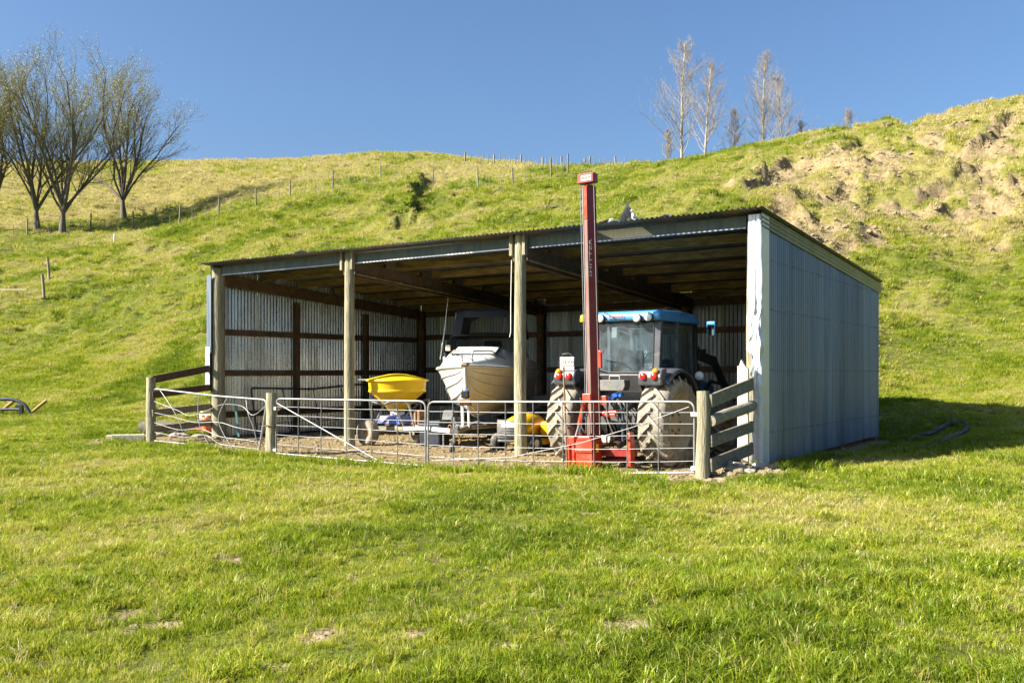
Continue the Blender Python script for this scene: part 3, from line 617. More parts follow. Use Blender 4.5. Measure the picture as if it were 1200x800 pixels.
# ------------------------------------------------------------------ grass and clods: tufts set on points, denser where they stand larger
def tuft_mesh(seed, n, hgt, spread, w, bend=.5, flat=0):
    r = random.Random(seed); V = []; F = []
    for i in range(n):
        a = r.uniform(0, 6.283); q = spread * math.sqrt(r.random()); bx, by = q * math.cos(a), q * math.sin(a)
        h = hgt * r.uniform(.55, 1.15); la = a + r.uniform(-1.2, 1.2); ln = bend * r.uniform(.3, 1.3) * h; dx, dy = math.cos(la), math.sin(la)
        fa = r.uniform(0, 6.283); sx, sy = math.cos(fa) * w / 2, math.sin(fa) * w / 2
        p0 = (bx, by, -.012); p1 = (bx + dx * ln * .3, by + dy * ln * .3, h * .55); p2 = (bx + dx * ln, by + dy * ln, h * (1 - .25 * min(1, bend)))
        o = len(V); V += [(p0[0] - sx, p0[1] - sy, p0[2]), (p0[0] + sx, p0[1] + sy, p0[2]), (p1[0] - sx * .8, p1[1] - sy * .8, p1[2]), (p1[0] + sx * .8, p1[1] + sy * .8, p1[2]), p2]
        F += [(o, o + 1, o + 3, o + 2), (o + 2, o + 3, o + 4)]
    me = bpy.data.meshes.new('tuft'); me.from_pydata(V, [], F); me.update(); return me
def grass_mat():
    m = bpy.data.materials.new('grass_blades'); m.use_nodes = True; nt = m.node_tree; N, L = nt.nodes, nt.links; N.remove(N['Principled BSDF'])
    a = N.new('ShaderNodeAttribute'); a.attribute_type = 'INSTANCER'; a.attribute_name = 'tint'
    c = N.new('ShaderNodeValToRGB'); e = c.color_ramp.elements
    e[0].position, e[0].color = 0, (.10, .15, .008, 1); e[1].position, e[1].color = 1, (.52, .44, .22, 1)
    for p, q in ((.3, (.172, .24, .011)), (.52, (.30, .355, .018)), (.72, (.45, .43, .065))): x = e.new(p); x.color = (*q, 1)
    L.new(a.outputs['Fac'], c.inputs[0])
    d = N.new('ShaderNodeBsdfDiffuse'); t = N.new('ShaderNodeBsdfTranslucent'); g = N.new('ShaderNodeBsdfGlossy'); g.inputs['Roughness'].default_value = .42
    L.new(c.outputs[0], d.inputs[0]); L.new(c.outputs[0], t.inputs[0]); g.inputs[0].default_value = (.8, .85, .7, 1)
    m1 = N.new('ShaderNodeMixShader'); m1.inputs[0].default_value = .45; L.new(d.outputs[0], m1.inputs[1]); L.new(t.outputs[0], m1.inputs[2])
    m2 = N.new('ShaderNodeMixShader'); m2.inputs[0].default_value = .03; L.new(m1.outputs[0], m2.inputs[1]); L.new(g.outputs[0], m2.inputs[2])
    L.new(m2.outputs[0], N['Material Output'].inputs[0]); return m
def scatter(name, label, pts, scl, tint, meshes, mt, pick, normal_tilt=None):
    lib = bpy.data.collections.new(name + '_source')
    for i, me in enumerate(meshes):
        me.materials.append(mt); lib.objects.link(bpy.data.objects.new('%s_%02d' % (name, i), me))
    me = bpy.data.meshes.new(name); me.vertices.add(len(pts)); me.vertices.foreach_set('co', np.asarray(pts, np.float32).ravel())
    for nm, ty, arr in (('scl', 'FLOAT', scl), ('tint', 'FLOAT', tint), ('pick', 'INT', pick), ('turn', 'FLOAT', rng.uniform(0, 6.283, len(pts)))):
        at = me.attributes.new(nm, ty, 'POINT'); at.data.foreach_set('value', np.asarray(arr, np.int32 if ty == 'INT' else np.float32))
    o = link(name, me, mt); o['kind'] = 'stuff'; o['label'] = label
    ng = bpy.data.node_groups.new(name, 'GeometryNodeTree'); ng.interface.new_socket('Geometry', in_out='INPUT', socket_type='NodeSocketGeometry'); ng.interface.new_socket('Geometry', in_out='OUTPUT', socket_type='NodeSocketGeometry')
    N, L = ng.nodes, ng.links; gi = N.new('NodeGroupInput'); go = N.new('NodeGroupOutput'); ip = N.new('GeometryNodeInstanceOnPoints'); ci = N.new('GeometryNodeCollectionInfo')
    ci.inputs[0].default_value = lib; ci.inputs[1].default_value = True; ci.inputs[2].default_value = True
    def at(nm, ty): a = N.new('GeometryNodeInputNamedAttribute'); a.data_type = ty; a.inputs[0].default_value = nm; return a.outputs[0]
    cx = N.new('ShaderNodeCombineXYZ'); L.new(at('turn', 'FLOAT'), cx.inputs[2])
    L.new(gi.outputs[0], ip.inputs['Points']); L.new(ci.outputs[0], ip.inputs['Instance']); ip.inputs['Pick Instance'].default_value = True
    L.new(at('pick', 'INT'), ip.inputs['Instance Index']); L.new(cx.outputs[0], ip.inputs['Rotation']); L.new(at('scl', 'FLOAT'), ip.inputs['Scale']); L.new(ip.outputs[0], go.inputs[0])
    md = o.modifiers.new('scatter', 'NODES'); md.node_group = ng; return o
def spots(d0, d1, dens, wide=.68):
    n = int(wide * (d1 * d1 - d0 * d0) * dens); d = np.sqrt(rng.uniform(d0 * d0, d1 * d1, n)); a = rng.uniform(-wide, wide, n); return a * d, d
gp, gs, gt, gk = [], [], [], []
for d0, d1, dens, s0, s1, ks in ((3.9, 7, 760, .55, .64, (0, 1, 2, 3)), (7, 11, 600, .56, .70, (0, 1, 2, 3)), (11, 18, 380, .66, .85, (0, 1, 2, 3)), (18, 30, 170, .85, 1.05, (4, 5)), (30, 48, 85, 1.05, 1.4, (4, 5)), (48, 80, 36, 1.4, 2.1, (4, 5)), (80, 150, 10, 2.1, 3.0, (4, 5))):
    x, y = spots(d0, d1, dens); z, so, dr = terrain(x, y); u, v = to_uv(x, y)
    clump = fbm(x * 1.1, y * 1.1, 4, 60); big = fbm(x * .28, y * .28, 3, 61); tiny = fbm(x * 4.5, y * 4.5, 2, 62)
    keep = ((so + .25 * tiny < .42) | ((rng.random(len(x)) < .22) & (y > 33))) & ~((u > -.05) & (u < 14.1) & (v > -.2) & (v < D_SHED + .1))
    keep &= rng.random(len(x)) < np.clip(.92 + .4 * clump + .4 * tiny, .62, 1)
    x, y, z, so, dr, clump, big, tiny = (q[keep] for q in (x, y, z, so, dr, clump, big, tiny))
    sc = (s0 + (s1 - s0) * (y - d0) / (d1 - d0)) * np.clip(.92 + .48 * clump + .42 * tiny, .70, 1.9) * rng.uniform(.75, 1.25, len(x))
    if d0 < 15: sc *= 1 - .15 * sstep(.2, .8, fbm(x * .35 + 3, y * .9, 3, 64))
    tn = np.clip(.49 + .22 * big - .17 * clump + .05 * tiny + rng.normal(0, .13, len(x)) + .68 * dr * rng.uniform(.3, 1.1, len(x)) + .5 * (rng.random(len(x)) < .05) + .4 * (so > .4), .02, 1)
    for tp in ([(560, 598), (800, 628), (1000, 655), (1230, 700)], [(600, 578), (860, 600), (1060, 622), (1230, 645)]):
        dd = seg_d(x, y, np.array([((a - 600) / FPX * CAMZ * FPX / (b - HZ), CAMZ * FPX / (b - HZ)) for a, b in tp]))[0]; k = sstep(.32, .08, dd + .12 * tiny); tn = np.clip(tn + .26 * k * rng.random(len(x)), 0, 1); sc = sc * (1 - .35 * k)
    gp.append(np.stack([x, y, z - .005], 1)); gs.append(sc); gt.append(tn); kk = rng.choice(ks, len(x)); rr = rng.random(len(x))
    if d0 < 17: kk[rr < .035] = 6; kk[(rr > .035) & (rr < .05)] = 7; tn[(rr > .035) & (rr < .05)] = .9; tn[rr < .035] *= .85
    gk.append(kk)
# taller growth along the foot of the end wall and the gates
for (ua, va), (ub, vb), n in (((14.25, .1), (14.3, 3.2), 90), ((14.6, -.4), (17.5, -.9), 70), ((-.2, -2.7), (3.6, -2.75), 170), ((3.9, -2.7), (13.4, -2.75), 420), ((14.3, -.6), (15.3, -.3), 60)):
    t = rng.random(n); u = ua + (ub - ua) * t + rng.normal(0, .12, n); v = va + (vb - va) * t + rng.normal(0, .14, n)
    x = A0.x + UD.x * u + VD.x * v; y = A0.y + UD.y * u + VD.y * v; z = terrain(x, y)[0]
    gp.append(np.stack([x, y, z], 1)); gs.append(rng.uniform(1.1, 1.9, n)); gt.append(np.clip(rng.normal(.40, .1, n), 0, 1)); gk.append(rng.choice((0, 1, 2), n))
gp, gs, gt, gk = np.concatenate(gp), np.concatenate(gs), np.concatenate(gt), np.concatenate(gk)
GM = grass_mat()
scatter('grass', 'short green pasture grass covering the paddock and hillside', gp, gs, gt,
        [tuft_mesh(1, 13, .110, .055, .0085), tuft_mesh(2, 17, .085, .075, .0080, .7), tuft_mesh(3, 12, .14, .05, .0085, .8), tuft_mesh(4, 16, .06, .085, .0085, 1.0), tuft_mesh(5, 20, .10, .10, .0085, .8), tuft_mesh(6, 16, .12, .09, .0095, .9), tuft_mesh(7, 10, .035, .03, .030, 3.2), tuft_mesh(8, 7, .19, .05, .005, .5)], GM, gk)
def clod_mesh(seed):
    import bmesh
    bm = bmesh.new(); bmesh.ops.create_icosphere(bm, subdivisions=2, radius=1); r = random.Random(seed); o = r.uniform(0, 90)
    for q in bm.verts:
        n = float(fbm(np.array([q.co.x * 1.6 + o]), np.array([q.co.y * 1.6 + q.co.z * 2.1]), 3, 70)[0]); q.co *= 1 + .38 * n; q.co.z *= .6
    me = bpy.data.meshes.new('clod'); bm.to_mesh(me); bm.free(); return me
cp_, cs_, ck_ = [], [], []
def clods(x, y, s, thr=.5):
    z, so, dr = terrain(x, y); k = so > thr; cp_.append(np.stack([x, y, z], 1)[k]); cs_.append(s[k])
u = rng.uniform(-.7, 14.6, 9000); v = rng.uniform(-2.9, 5.5, 9000) 
clods(A0.x + UD.x * u + VD.x * v, A0.y + UD.y * u + VD.y * v, .008 + .042 * rng.random(9000) ** 4)
u = 14.0 + rng.normal(0, .45, 420); v = -1.15 + rng.normal(0, .5, 420); clods(A0.x + UD.x * u + VD.x * v, A0.y + UD.y * u + VD.y * v, .02 + .075 * rng.random(420) ** 3, .3)
for (bx, by), r in _bare: clods(bx + rng.normal(0, r * .7, 60), by + rng.normal(0, r * .6, 60), .006 + .030 * rng.random(60) ** 3, .35)
x = rng.uniform(12, 40, 9000); y = rng.uniform(38, 66, 9000); clods(x, y, .03 + .13 * rng.random(9000) ** 4, .3)
cp_, cs_ = np.concatenate(cp_), np.concatenate(cs_)
CM = mat('clod_soil', (.17, .125, .07), (.33, .26, .155), 3, .95, 0, .5, c3=(.38, .31, .20), c3s=4, c3t=.62)
scatter('dirt_clods', 'loose pale clods of dry soil lying on the bare ground', cp_, cs_, np.full(len(cp_), .5), [clod_mesh(i) for i in range(5)], CM, rng.integers(0, 5, len(cp_)))
# ------------------------------------------------------------------ tractor, backed towards the opening
XM = Matrix.Rotation(R(90), 3, 'Y')
tz = -.12; tr = thing('tractor', 'blue-roofed tractor with dusty tyres parked under the iron shed', 'tractor', S(11.52, -.12, tz), RZ)
def lug_mesh(rad, half, sgn, hgt, wid, sweep):
    mb = MB(); rows = []
    for s, rr in ((-.06, 0), (.3, 0), (.62, -.005), (.85, -.02), (1.0, -.06), (1.06, -.13)):
        w = half * s * sgn; f = -sweep * max(s, 0); r0 = rad + rr - .02; r1 = rad + rr + hgt * (1 if s < .95 else .45)
        dw = wid / rad / 2; rows.append([(w, -r * math.cos(f + k), r * math.sin(f + k)) for r, k in ((r0, -dw * 1.25), (r1, -dw), (r1, dw), (r0, dw * 1.25))])
    V = [p for r in rows for p in r]; F = []
    for j in range(len(rows) - 1):
        for i in range(3): F.append((j * 4 + i, j * 4 + i + 1, (j + 1) * 4 + i + 1, (j + 1) * 4 + i))
    F += [(0, 1, 2, 3), tuple(len(V) - 4 + i for i in (3, 2, 1, 0))]
    return mb.add(V, F).mesh('lug')
def ag_wheel(parent, name, pos, rad, half, rim, nl, hgt, out, label=None):
    r0 = rad - hgt
    prof = [(rim, -half * .86), (rim + .05, -half * .98), ((rim + r0) / 2 + .03, -half * 1.06), (r0 - .05, -half * 1.0), (r0 - .012, -half * .8), (r0, -half * .4), (r0, half * .4), (r0 - .012, half * .8), (r0 - .05, half), ((rim + r0) / 2 + .03, half * 1.06), (rim + .05, half * .98), (rim, half * .86)]
    w = part(name, MB().lathe(prof, 40, XM), M['rubber'], parent); w.location = pos
    o = out
    rp = [(rim + .012, o * half * .9), (rim - .02, o * half * .84), (rim - .03, o * half * .35), (rim * .55, o * half * .25), (rim * .5, o * half * .45), (rim * .28, o * half * .5), (0.001, o * half * .52)]
    part('rim', MB().lathe(rp, 28, XM), M['rimtan'], w)
    part('rim_ring', MB().lathe([(rim + .03, -o * half * .9), (rim - .03, -o * half * .8), (.05, -o * half * .3)], 28, XM), M['rimtan'], w)
    hb = MB()
    for k in range(8):
        a = k * math.pi / 4; hb.tube([(o * half * .47, rim * .38 * math.cos(a), rim * .38 * math.sin(a)), (o * half * .58, rim * .38 * math.cos(a), rim * .38 * math.sin(a))], .02, 6)
    part('wheel_nuts', hb, M['rust'], w)
    for sg in (-1, 1):
        me = lug_mesh(r0, half, sg, hgt, .05 * rad / .8, .34); me.materials.append(M['lug'])
        for k in range(nl):
            lo = link('lug', me, None, w); lo.rotation_euler = (2 * math.pi * (k + (.5 if sg > 0 else 0)) / nl, 0, 0)
    return w
for s in (-1, 1):
    ag_wheel(tr, 'rear_wheel', (s * .90, 0, .81), .82, .255, .49, 19, .05, s)
    ag_wheel(tr, 'front_wheel', (s * .88, 2.55, .60), .61, .19, .35, 17, .04, s)
# fenders with lamp panels
for s in (-1, 1):
    pr = []
    def fen(i, j, s=s):
        a = R(52 + 96 * j); r = .90 + .035 * math.sin(j * math.pi); x = (.60 + i * .56) ; dz = -.05 * max(0, i - .85) / .15
        return (s * x, -r * math.cos(a), .81 + r * math.sin(a) + dz)
    f = part('fender', MB().grid(fen, 8, 14), M['charcoal'], tr); solid(f, .025)
    part('fender_skirt', MB().grid(lambda i, j, s=s: (s * .60, -(.90 + .035 * math.sin(j * math.pi) - i * .22) * math.cos(R(52 + 96 * j)), .81 + (.90 + .035 * math.sin(j * math.pi) - i * .22) * math.sin(R(52 + 96 * j))), 2, 14), M['black'], f)
    lp = part('lamp_panel', MB().prism([(-.62, 1.45), (-.66, 1.60), (-.60, 1.72), (-.42, 1.76), (-.36, 1.5)], 0, s * .62, s * 1.06), M['charcoal'], tr, .03)
    for k, (dx, mt) in enumerate(((.73, 'redlens'), (.93, 'redlens'))):
        part('tail_light', MB().lathe([(.062, 0), (.06, .03), (.045, .045), (.001, .05)], 16, Matrix.Rotation(R(90), 3, 'X'), True), M[mt], tr).location = (s * dx, -.645, 1.615)
    part('indicator_light', MB().lathe([(.05, 0), (.048, .03), (.001, .045)], 14, Matrix.Rotation(R(90), 3, 'X')), M['orange'], tr).location = (s * .95, -.63, 1.70)
# rear body, axle, linkage
part('axle', MB().tube([(-.7, 0, .81), (.7, 0, .81)], .13, 12), M['black'], tr)
part('rear_body', MB().prism([(-.18, .5), (-.28, .75), (-.22, 1.15), (.15, 1.42), (.3, 1.62), (1.0, 1.62), (1.0, .5)], 0, -.42, .42), M['black'], tr, .03)
part('chassis', MB().box((0, 1.9, .82), (.5, 2.2, .5)), M['black'], tr, .03)
part('cab_base', MB().prism([(.08, 1.02), (.02, 1.66), (1.75, 1.66), (1.75, .95), (.4, .8)], 0, -.60, .60), M['black'], tr, .03)
part('tool_box', MB().prism([(-.22, 1.36), (.22, 1.36), (.26, 1.44), (.25, 1.55), (-.25, 1.55), (-.26, 1.44)], 1, -.42, -.20), M['toolgrey'], tr, .01)
part('tool_box_handle', MB().tube(fillet([(-.1, -.3, 1.55), (-.1, -.3, 1.62), (.1, -.3, 1.62), (.1, -.3, 1.55)], .02), .012, 6), M['grey'], tr)
cp = MB()
for x in (-.18, -.10, .0, .08, .16, -.14, .04): cp.tube([(x, -.30, 1.22 + .08 * (x > .02)), (x, -.42, 1.20 + .08 * (x > .02))], .03, 8)
part('hydraulic_coupling', cp, M['bluehose'], tr)
for k, (x0, x1, z1, yb, rr) in enumerate(((-.18, -.42, .5, -.72, .012), (-.1, -.30, .28, -.62, .012), (0, .12, .35, -.66, .014), (.08, .36, .52, -.7, .012), (.16, .02, .30, -.6, .012), (.16, .5, .75, -.5, .014), (-.05, .25, .6, -.75, .011), (.3, .42, .4, -.55, .014))):
    part('hose', MB().tube([(x0, -.42, 1.2), (x0 * 1.1, -.52, 1.22), ((x0 * .6 + x1 * .4), yb, 1.02), (x1, yb - .05, .75), (x1, yb + .1, z1)], rr, 6), M['rubberblack'] if k % 3 else M['darksteel'], tr)
for s in (-1, 1):
    part('lift_arm', MB().beam((s * .34, -.1, 1.16), (s * .40, -.75, 1.02), .06, .09), M['black'], tr, .01)
    part('lift_rod', MB().tube([(s * .40, -.75, 1.02), (s * .41, -.78, .8), (s * .42, -.8, .48)], [.022, .035, .022], 8), M['darksteel'], tr)
    part('lower_link', MB().beam((s * .30, -.1, .55), (s * .43, -1.0, .44), .05, .10), M['black'], tr, .01)
    part('step', MB().box((s * .72, 1.2, .55), (.22, .4, .05)), M['black'], tr, .01)
part('top_link', MB().tube([(0, -.28, 1.02), (0, -.85, .95)], .035, 8), M['darksteel'], tr)
part('drawbar', MB().box((0, -.45, .42), (.12, .7, .06)), M['rust'], tr, .01)
part('power_shaft_cover', MB().lathe([(.14, 0), (.16, .12), (.12, .16)], 12, Matrix.Rotation(R(90), 3, 'X')), M['black'], tr).location = (0, -.25, .68)
part('tow_hook', MB().prism([(-.14, .58), (.14, .58), (.10, .50), (.05, .46), (-.06, .46), (-.11, .5)], 1, -.62, -.5), M['paleboard'], tr, .01)
# cab
YB, YF = .12, 1.72
pil = [((-.62, YB, 1.64), (-.655, YB + .02, 2.60)), ((.62, YB, 1.64), (.655, YB + .02, 2.60)), ((-.60, YF, 1.5), (-.62, YF - .15, 2.60)), ((.60, YF, 1.5), (.62, YF - .15, 2.60)), ((-.68, .82, 1.3), (-.69, .80, 2.60)), ((.68, .82, 1.3), (.69, .80, 2.60))]
for i, (a, b) in enumerate(pil): part('cab_pillar', MB().beam(a, b, .13 if i < 2 else .07, .10 if i < 2 else .07, (0, 1, 0)), M['charcoal'], tr, .015)
def pane(nm, q, mt='glass', n=6, bow=0):
    q = [Vector(p) for p in q]; nrm = (q[1] - q[0]).cross(q[3] - q[0]).normalized()
    fn = lambda i, j: tuple((q[0].lerp(q[1], i)).lerp(q[3].lerp(q[2], i), j) + nrm * bow * (4 * i * (1 - i)))
    return part(nm, MB().grid(fn, n, 4), M[mt], tr)
w = pane('rear_window', [(-.60, YB - .01, 1.66), (.60, YB - .01, 1.66), (.62, YB + .01, 2.57), (-.62, YB + .01, 2.57)], bow=.05)
part('window_frame', MB().tube(fillet([(-.58, YB - .03, 2.5), (-.57, YB - .04, 1.75), (-.3, YB - .07, 1.68), (.3, YB - .07, 1.68), (.57, YB - .04, 1.75), (.58, YB - .03, 2.5)], .08), .016, 6), M['black'], w)
part('wiper', MB().tube([(.12, YB - .085, 1.76), (-.05, YB - .09, 1.86), (-.40, YB - .08, 1.93)], .009, 5), M['black'], w)
part('window_strut', MB().tube([(.5, YB - .02, 2.42), (.36, YB + .3, 2.0), (.28, YB + .4, 1.86)], .010, 5), M['grey'], w)
for s in (-1, 1):
    pane('side_window', [(s * .665, YB + .08, 1.62), (s * .685, .78, 1.5), (s * .685, .78, 2.56), (s * .665, YB + .08, 2.56)])
    pane('door_window', [(s * .69, .86, 1.2), (s * .62, YF - .04, 1.35), (s * .63, YF - .17, 2.56), (s * .69, .86, 2.56)])
    part('door_handle', MB().beam((s * .72, .95, 1.55), (s * .72, 1.1, 1.55), .03, .03), M['black'], tr)
pane('windscreen', [(-.58, YF, 1.58), (.58, YF, 1.58), (.60, YF - .14, 2.56), (-.60, YF - .14, 2.56)])
part('headlining', MB().box((0, .9, 2.575), (1.3, 1.5, .03)), M['black'], tr)
roof = part('roof', MB().prism([(-.02, 2.60), (-.05, 2.66), (-.03, 2.74), (.05, 2.78), (.9, 2.80), (1.55, 2.76), (1.78, 2.66), (1.76, 2.60)], 0, -.74, .74), M['blue'], tr, .035)
part('roof_underside', MB().box((0, .87, 2.592), (1.40, 1.66, .02)), M['black'], tr)
for x, z in ((-.60, 2.655), (-.40, 2.655), (.33, 2.64), (.55, 2.655)):
    l = part('work_light', MB().lathe([(.072, 0), (.072, .05), (.055, .065), (.03, .07), (.001, .072)], 16, Matrix.Rotation(R(90), 3, 'X')), M['lens'], tr); l.location = (x, -.05, z)
    part('work_light_ring', MB().lathe([(.08, -.03), (.082, .035), (.07, .045)], 16, Matrix.Rotation(R(90), 3, 'X')), M['black'], l)
text_mesh('Landini', .115, M['inkrust'], tr, (-.10, -.056, 2.685), (R(82), 0, 0), 'roof_lettering', .002, .2)
part('roof_cable', MB().tube([(-.36, -.05, 2.78), (-.2, -.07, 2.70), (-.06, -.06, 2.62), (.3, -.03, 2.6)], .008, 5), M['ink'], tr)
b = part('beacon', MB().lathe([(.055, 0), (.058, .05), (.05, .11), (.03, .135), (.001, .14)], 14), M['orange'], tr); b.location = (-.90, .15, 2.62)
part('beacon_bracket', MB().tube([(0, 0, .01), (0, 0, -.08), (.2, 0, -.10)], .014, 6), M['black'], b)
# inside the cab
part('seat', MB().box((0, .62, 1.62), (.48, .46, .12)).box((0, .40, 1.86), (.46, .12, .44)), M['black'], tr, .05)
part('steering_wheel', MB().tube([(.19 * math.cos(a), 1.22 + .10 * math.sin(a), 1.92 + .15 * math.sin(a)) for a in [k * math.pi / 10 for k in range(21)]], .014, 6), M['grey'], tr)
part('dashboard', MB().prism([(1.3, 1.6), (1.25, 1.85), (1.55, 1.95), (1.65, 1.6)], 0, -.32, .32), M['black'], tr, .03)
# bonnet, exhaust, mirrors, loader
part('bonnet', MB().prism([(1.75, .95), (1.75, 1.62), (2.6, 1.58), (3.35, 1.42), (3.42, 1.0)], 0, -.40, .40), M['blue'], tr, .06)
part('front_axle', MB().tube([(-.8, 2.55, .60), (.8, 2.55, .60)], .08, 8), M['black'], tr)
part('exhaust', MB().tube([(.60, 1.86, 1.3), (.60, 1.86, 2.35), (.60, 1.86, 2.62)], [.05, .05, .035], 10), M['black'], tr)
for s in (-1, 1):
    part('mirror_arm', MB().tube([(s * .66, 1.6, 2.42), (s * .85, 1.62, 2.5), (s * .98, 1.62, 2.52)], .013, 6), M['black'], tr)
    mr = part('mirror', MB().box((s * 1.02, 1.63, 2.50), (.17, .05, .28)), M['blue'], tr, .02)
    part('mirror_glass', MB().box((s * 1.02, 1.6, 2.48), (.13, .008, .20)), M['mirror'], mr)
    lt = part('loader_tower', MB().beam((s * .55, 2.02, .7), (s * .55, 2.0, 1.85), .12, .18, (0, 1, 0)), M['black'], tr, .02)
    part('loader_arm', MB().beam((s * .62, 1.95, 2.02), (s * .62, 2.75, 1.9), .10, .18).beam((s * .62, 2.68, 1.96), (s * .62, 4.1, .75), .10, .17), M['black'], tr, .02)
    part('loader_ram', MB().tube([(s * .62, 2.1, 1.2), (s * .62, 2.6, 1.5), (s * .62, 3.2, 1.45)], [.045, .045, .025], 8), M['darksteel'], tr)
    part('loader_valve', MB().box((s * .66, 2.0, 2.08), (.14, .2, .10)).tube([(s * .66, 1.95, 2.1), (s * .70, 1.8, 2.18), (s * .72, 1.75, 2.0)], .014, 5), M['black'], lt)
part('loader_headstock', MB().box((0, 4.1, .65), (1.35, .12, .5)), M['black'], tr, .02)
part('work_lamp', MB().lathe([(.001, .03), (.08, .03), (.09, .0), (.05, -.06)], 12, Matrix.Rotation(R(90), 3, 'X')), M['lens'], tr).location = (.86, 1.45, 1.62)
# number plate on its bracket above the fender
pl = part('plate_bracket', MB().box((-.82, -.56, 1.83), (.30, .02, .26)), M['grey'], tr, .004)
part('number_plate', MB().box((-.82, -.576, 1.865), (.285, .008, .125)), M['plate'], pl)
text_mesh('C5EXH', .105, M['ink'], pl, (-.82, -.582, 1.865), (R(90), 0, 0), 'plate_lettering', .001)
part('plate_lamp', MB().tube([(-.90, -.58, 2.0), (-.78, -.57, 2.02), (-.7, -.56, 1.97)], [.028, .02, .012], 6), M['black'], pl)

# ------------------------------------------------------------------ post driver on the linkage
pd_ = thing('post_driver', 'tall red post driver with leaning mast carried behind the tractor', 'post driver', S(11.48, -1.12, -.12), RZ)
PDM = Matrix.Rotation(-math.atan2(.12, 5.0), 3, 'Y')
MTURN = Matrix.Rotation(R(-20), 3, 'Z')
def pm(name, mb, mt, bev=0, parent=pd_):
    if name.startswith(('mast', 'slide')): mb.v = [tuple(MTURN @ Vector(p)) for p in mb.v]
    mb.v = [tuple(PDM @ Vector(p)) for p in mb.v]; return part(name, mb, M[mt], parent, bev)
pm('mast', MB().box((.01, .045, 2.52), (.07, .18, 4.76)), 'darkred', .006)
pm('mast_face', MB().box((0.0, -.05, 2.30), (.085, .02, 4.0)), 'worn', .004)
pm('mast_face_top', MB().box((0.0, -.0505, 4.59), (.085, .02, .56)), 'red', .004)
pm('mast_back_flange', MB().box((.01, .14, 2.52), (.085, .015, 4.7)), 'darkred', .004)
pm('slide_strip', MB().box((-.07, -.03, 2.6), (.012, .05, 4.5)), 'grey')
hd = pm('head_box', MB().box((.01, -.01, 5.0), (.31, .17, .16)), 'darkred', .008)
pm('name_plate', MB().box((.03, -.098, 5.0), (.20, .006, .095)), 'plate', 0, hd)
t = text_mesh('KINGHITTER', .060, M['ink'], hd, PDM @ Vector((.03, -.1025, 5.0)), (R(90), -math.atan2(.12, 5.0), 0), 'plate_lettering', .001, 0, .72); t.scale = (.53, 1.15, 1)
pm('head_hoop', MB().tube([(-.11, -.04, 5.07), (-.10, -.04, 5.10), (-.03, -.04, 5.115), (.06, -.04, 5.115), (.12, -.04, 5.10), (.13, -.04, 5.07)], .007, 6), 'black', 0, hd)
for x in (-.125, .14): pm('cable', MB().tube([(x, -.03, 4.92), (x + .01, -.03, 2.6), (x + .02, -.04, .62)], .007, 5), 'gatesteel')
t = text_mesh('KINGHITTER', .075, M['inkwhite'], pd_, PDM @ (MTURN @ Vector((.047, -.005, 3.45))), (R(90), R(-90), R(70)), 'mast_lettering', .001, 0, 2.4)
pm('hammer', MB().prism([(-.17, .0), (.15, .0), (.15, .54), (.10, .60), (-.12, .60), (-.17, .5)], 1, -.30, .06), 'red', .012)
pm('hammer_lip', MB().box((-.01, -.31, .03), (.40, .03, .05)).box((-.01, -.31, .36), (.34, .03, .05)), 'red', .008)
pm('sticker', MB().box((.153, -.12, .40), (.004, .09, .14)), 'yellowsticker')
pm('foot_plate', MB().box((-.28, -.12, .30), (.05, .16, .58)).box((-.39, -.1, .26), (.05, .10, .60)), 'red', .008)
pm('hinge_lug', MB().box((-.33, -.14, .52), (.12, .08, .12)), 'red', .01)
pm('tilt_ram', MB().tube([(-.22, -.06, .78), (-.10, -.05, 1.22)], .045, 10), 'red')
pm('tilt_rod', MB().tube([(-.32, -.08, .5), (-.22, -.06, .80)], .022, 8), 'gatesteel')
pm('ram_bracket', MB().box((-.06, -.03, 1.26), (.16, .12, .12)), 'red', .01)
pm('guide_rod', MB().tube([(-.40, -.2, .05), (-.42, -.2, .9), (-.43, -.2, 1.78)], .016, 6), 'rust')
pm('side_bracket', MB().box((.22, .05, 1.20), (.10, .10, .16)).box((.19, -.02, 1.9), (.05, .06, .3)).tube([(.15, -.02, 2.0), (.26, -.04, 2.03)], .02, 6), 'red', .01)
pm('control_lever', MB().tube([(.22, .0, .98), (.36, -.02, 1.0), (.48, -.02, 1.0)], [.045, .035, .04], 8).box((.36, -.02, .95), (.2, .05, .05)), 'red', .01)
pm('cross_beam', MB().box((.45, .10, .32), (.62, .14, .14)).box((.45, .17, .18), (.62, .04, .05)), 'darkred', .01)
pm('link_plate', MB().box((.73, -.02, .38), (.07, .16, .56)), 'red', .012)
pm('link_plate', MB().box((-.36, .25, .4), (.06, .12, .5)), 'red', .012)
part('hydraulic_hose', MB().tube([(-.2, -.1, 1.25), (-.12, -.16, 1.0), (-.13, -.18, .75), (-.04, -.12, .58), (.1, .1, .8)], .013, 6), M['rubberblack'], pd_)
part('hydraulic_hose', MB().tube([(.25, 0, 1.2), (.32, -.1, .9), (.45, -.12, .65), (.5, .1, .5), (.6, .3, .7)], .013, 6), M['rubberblack'], pd_)

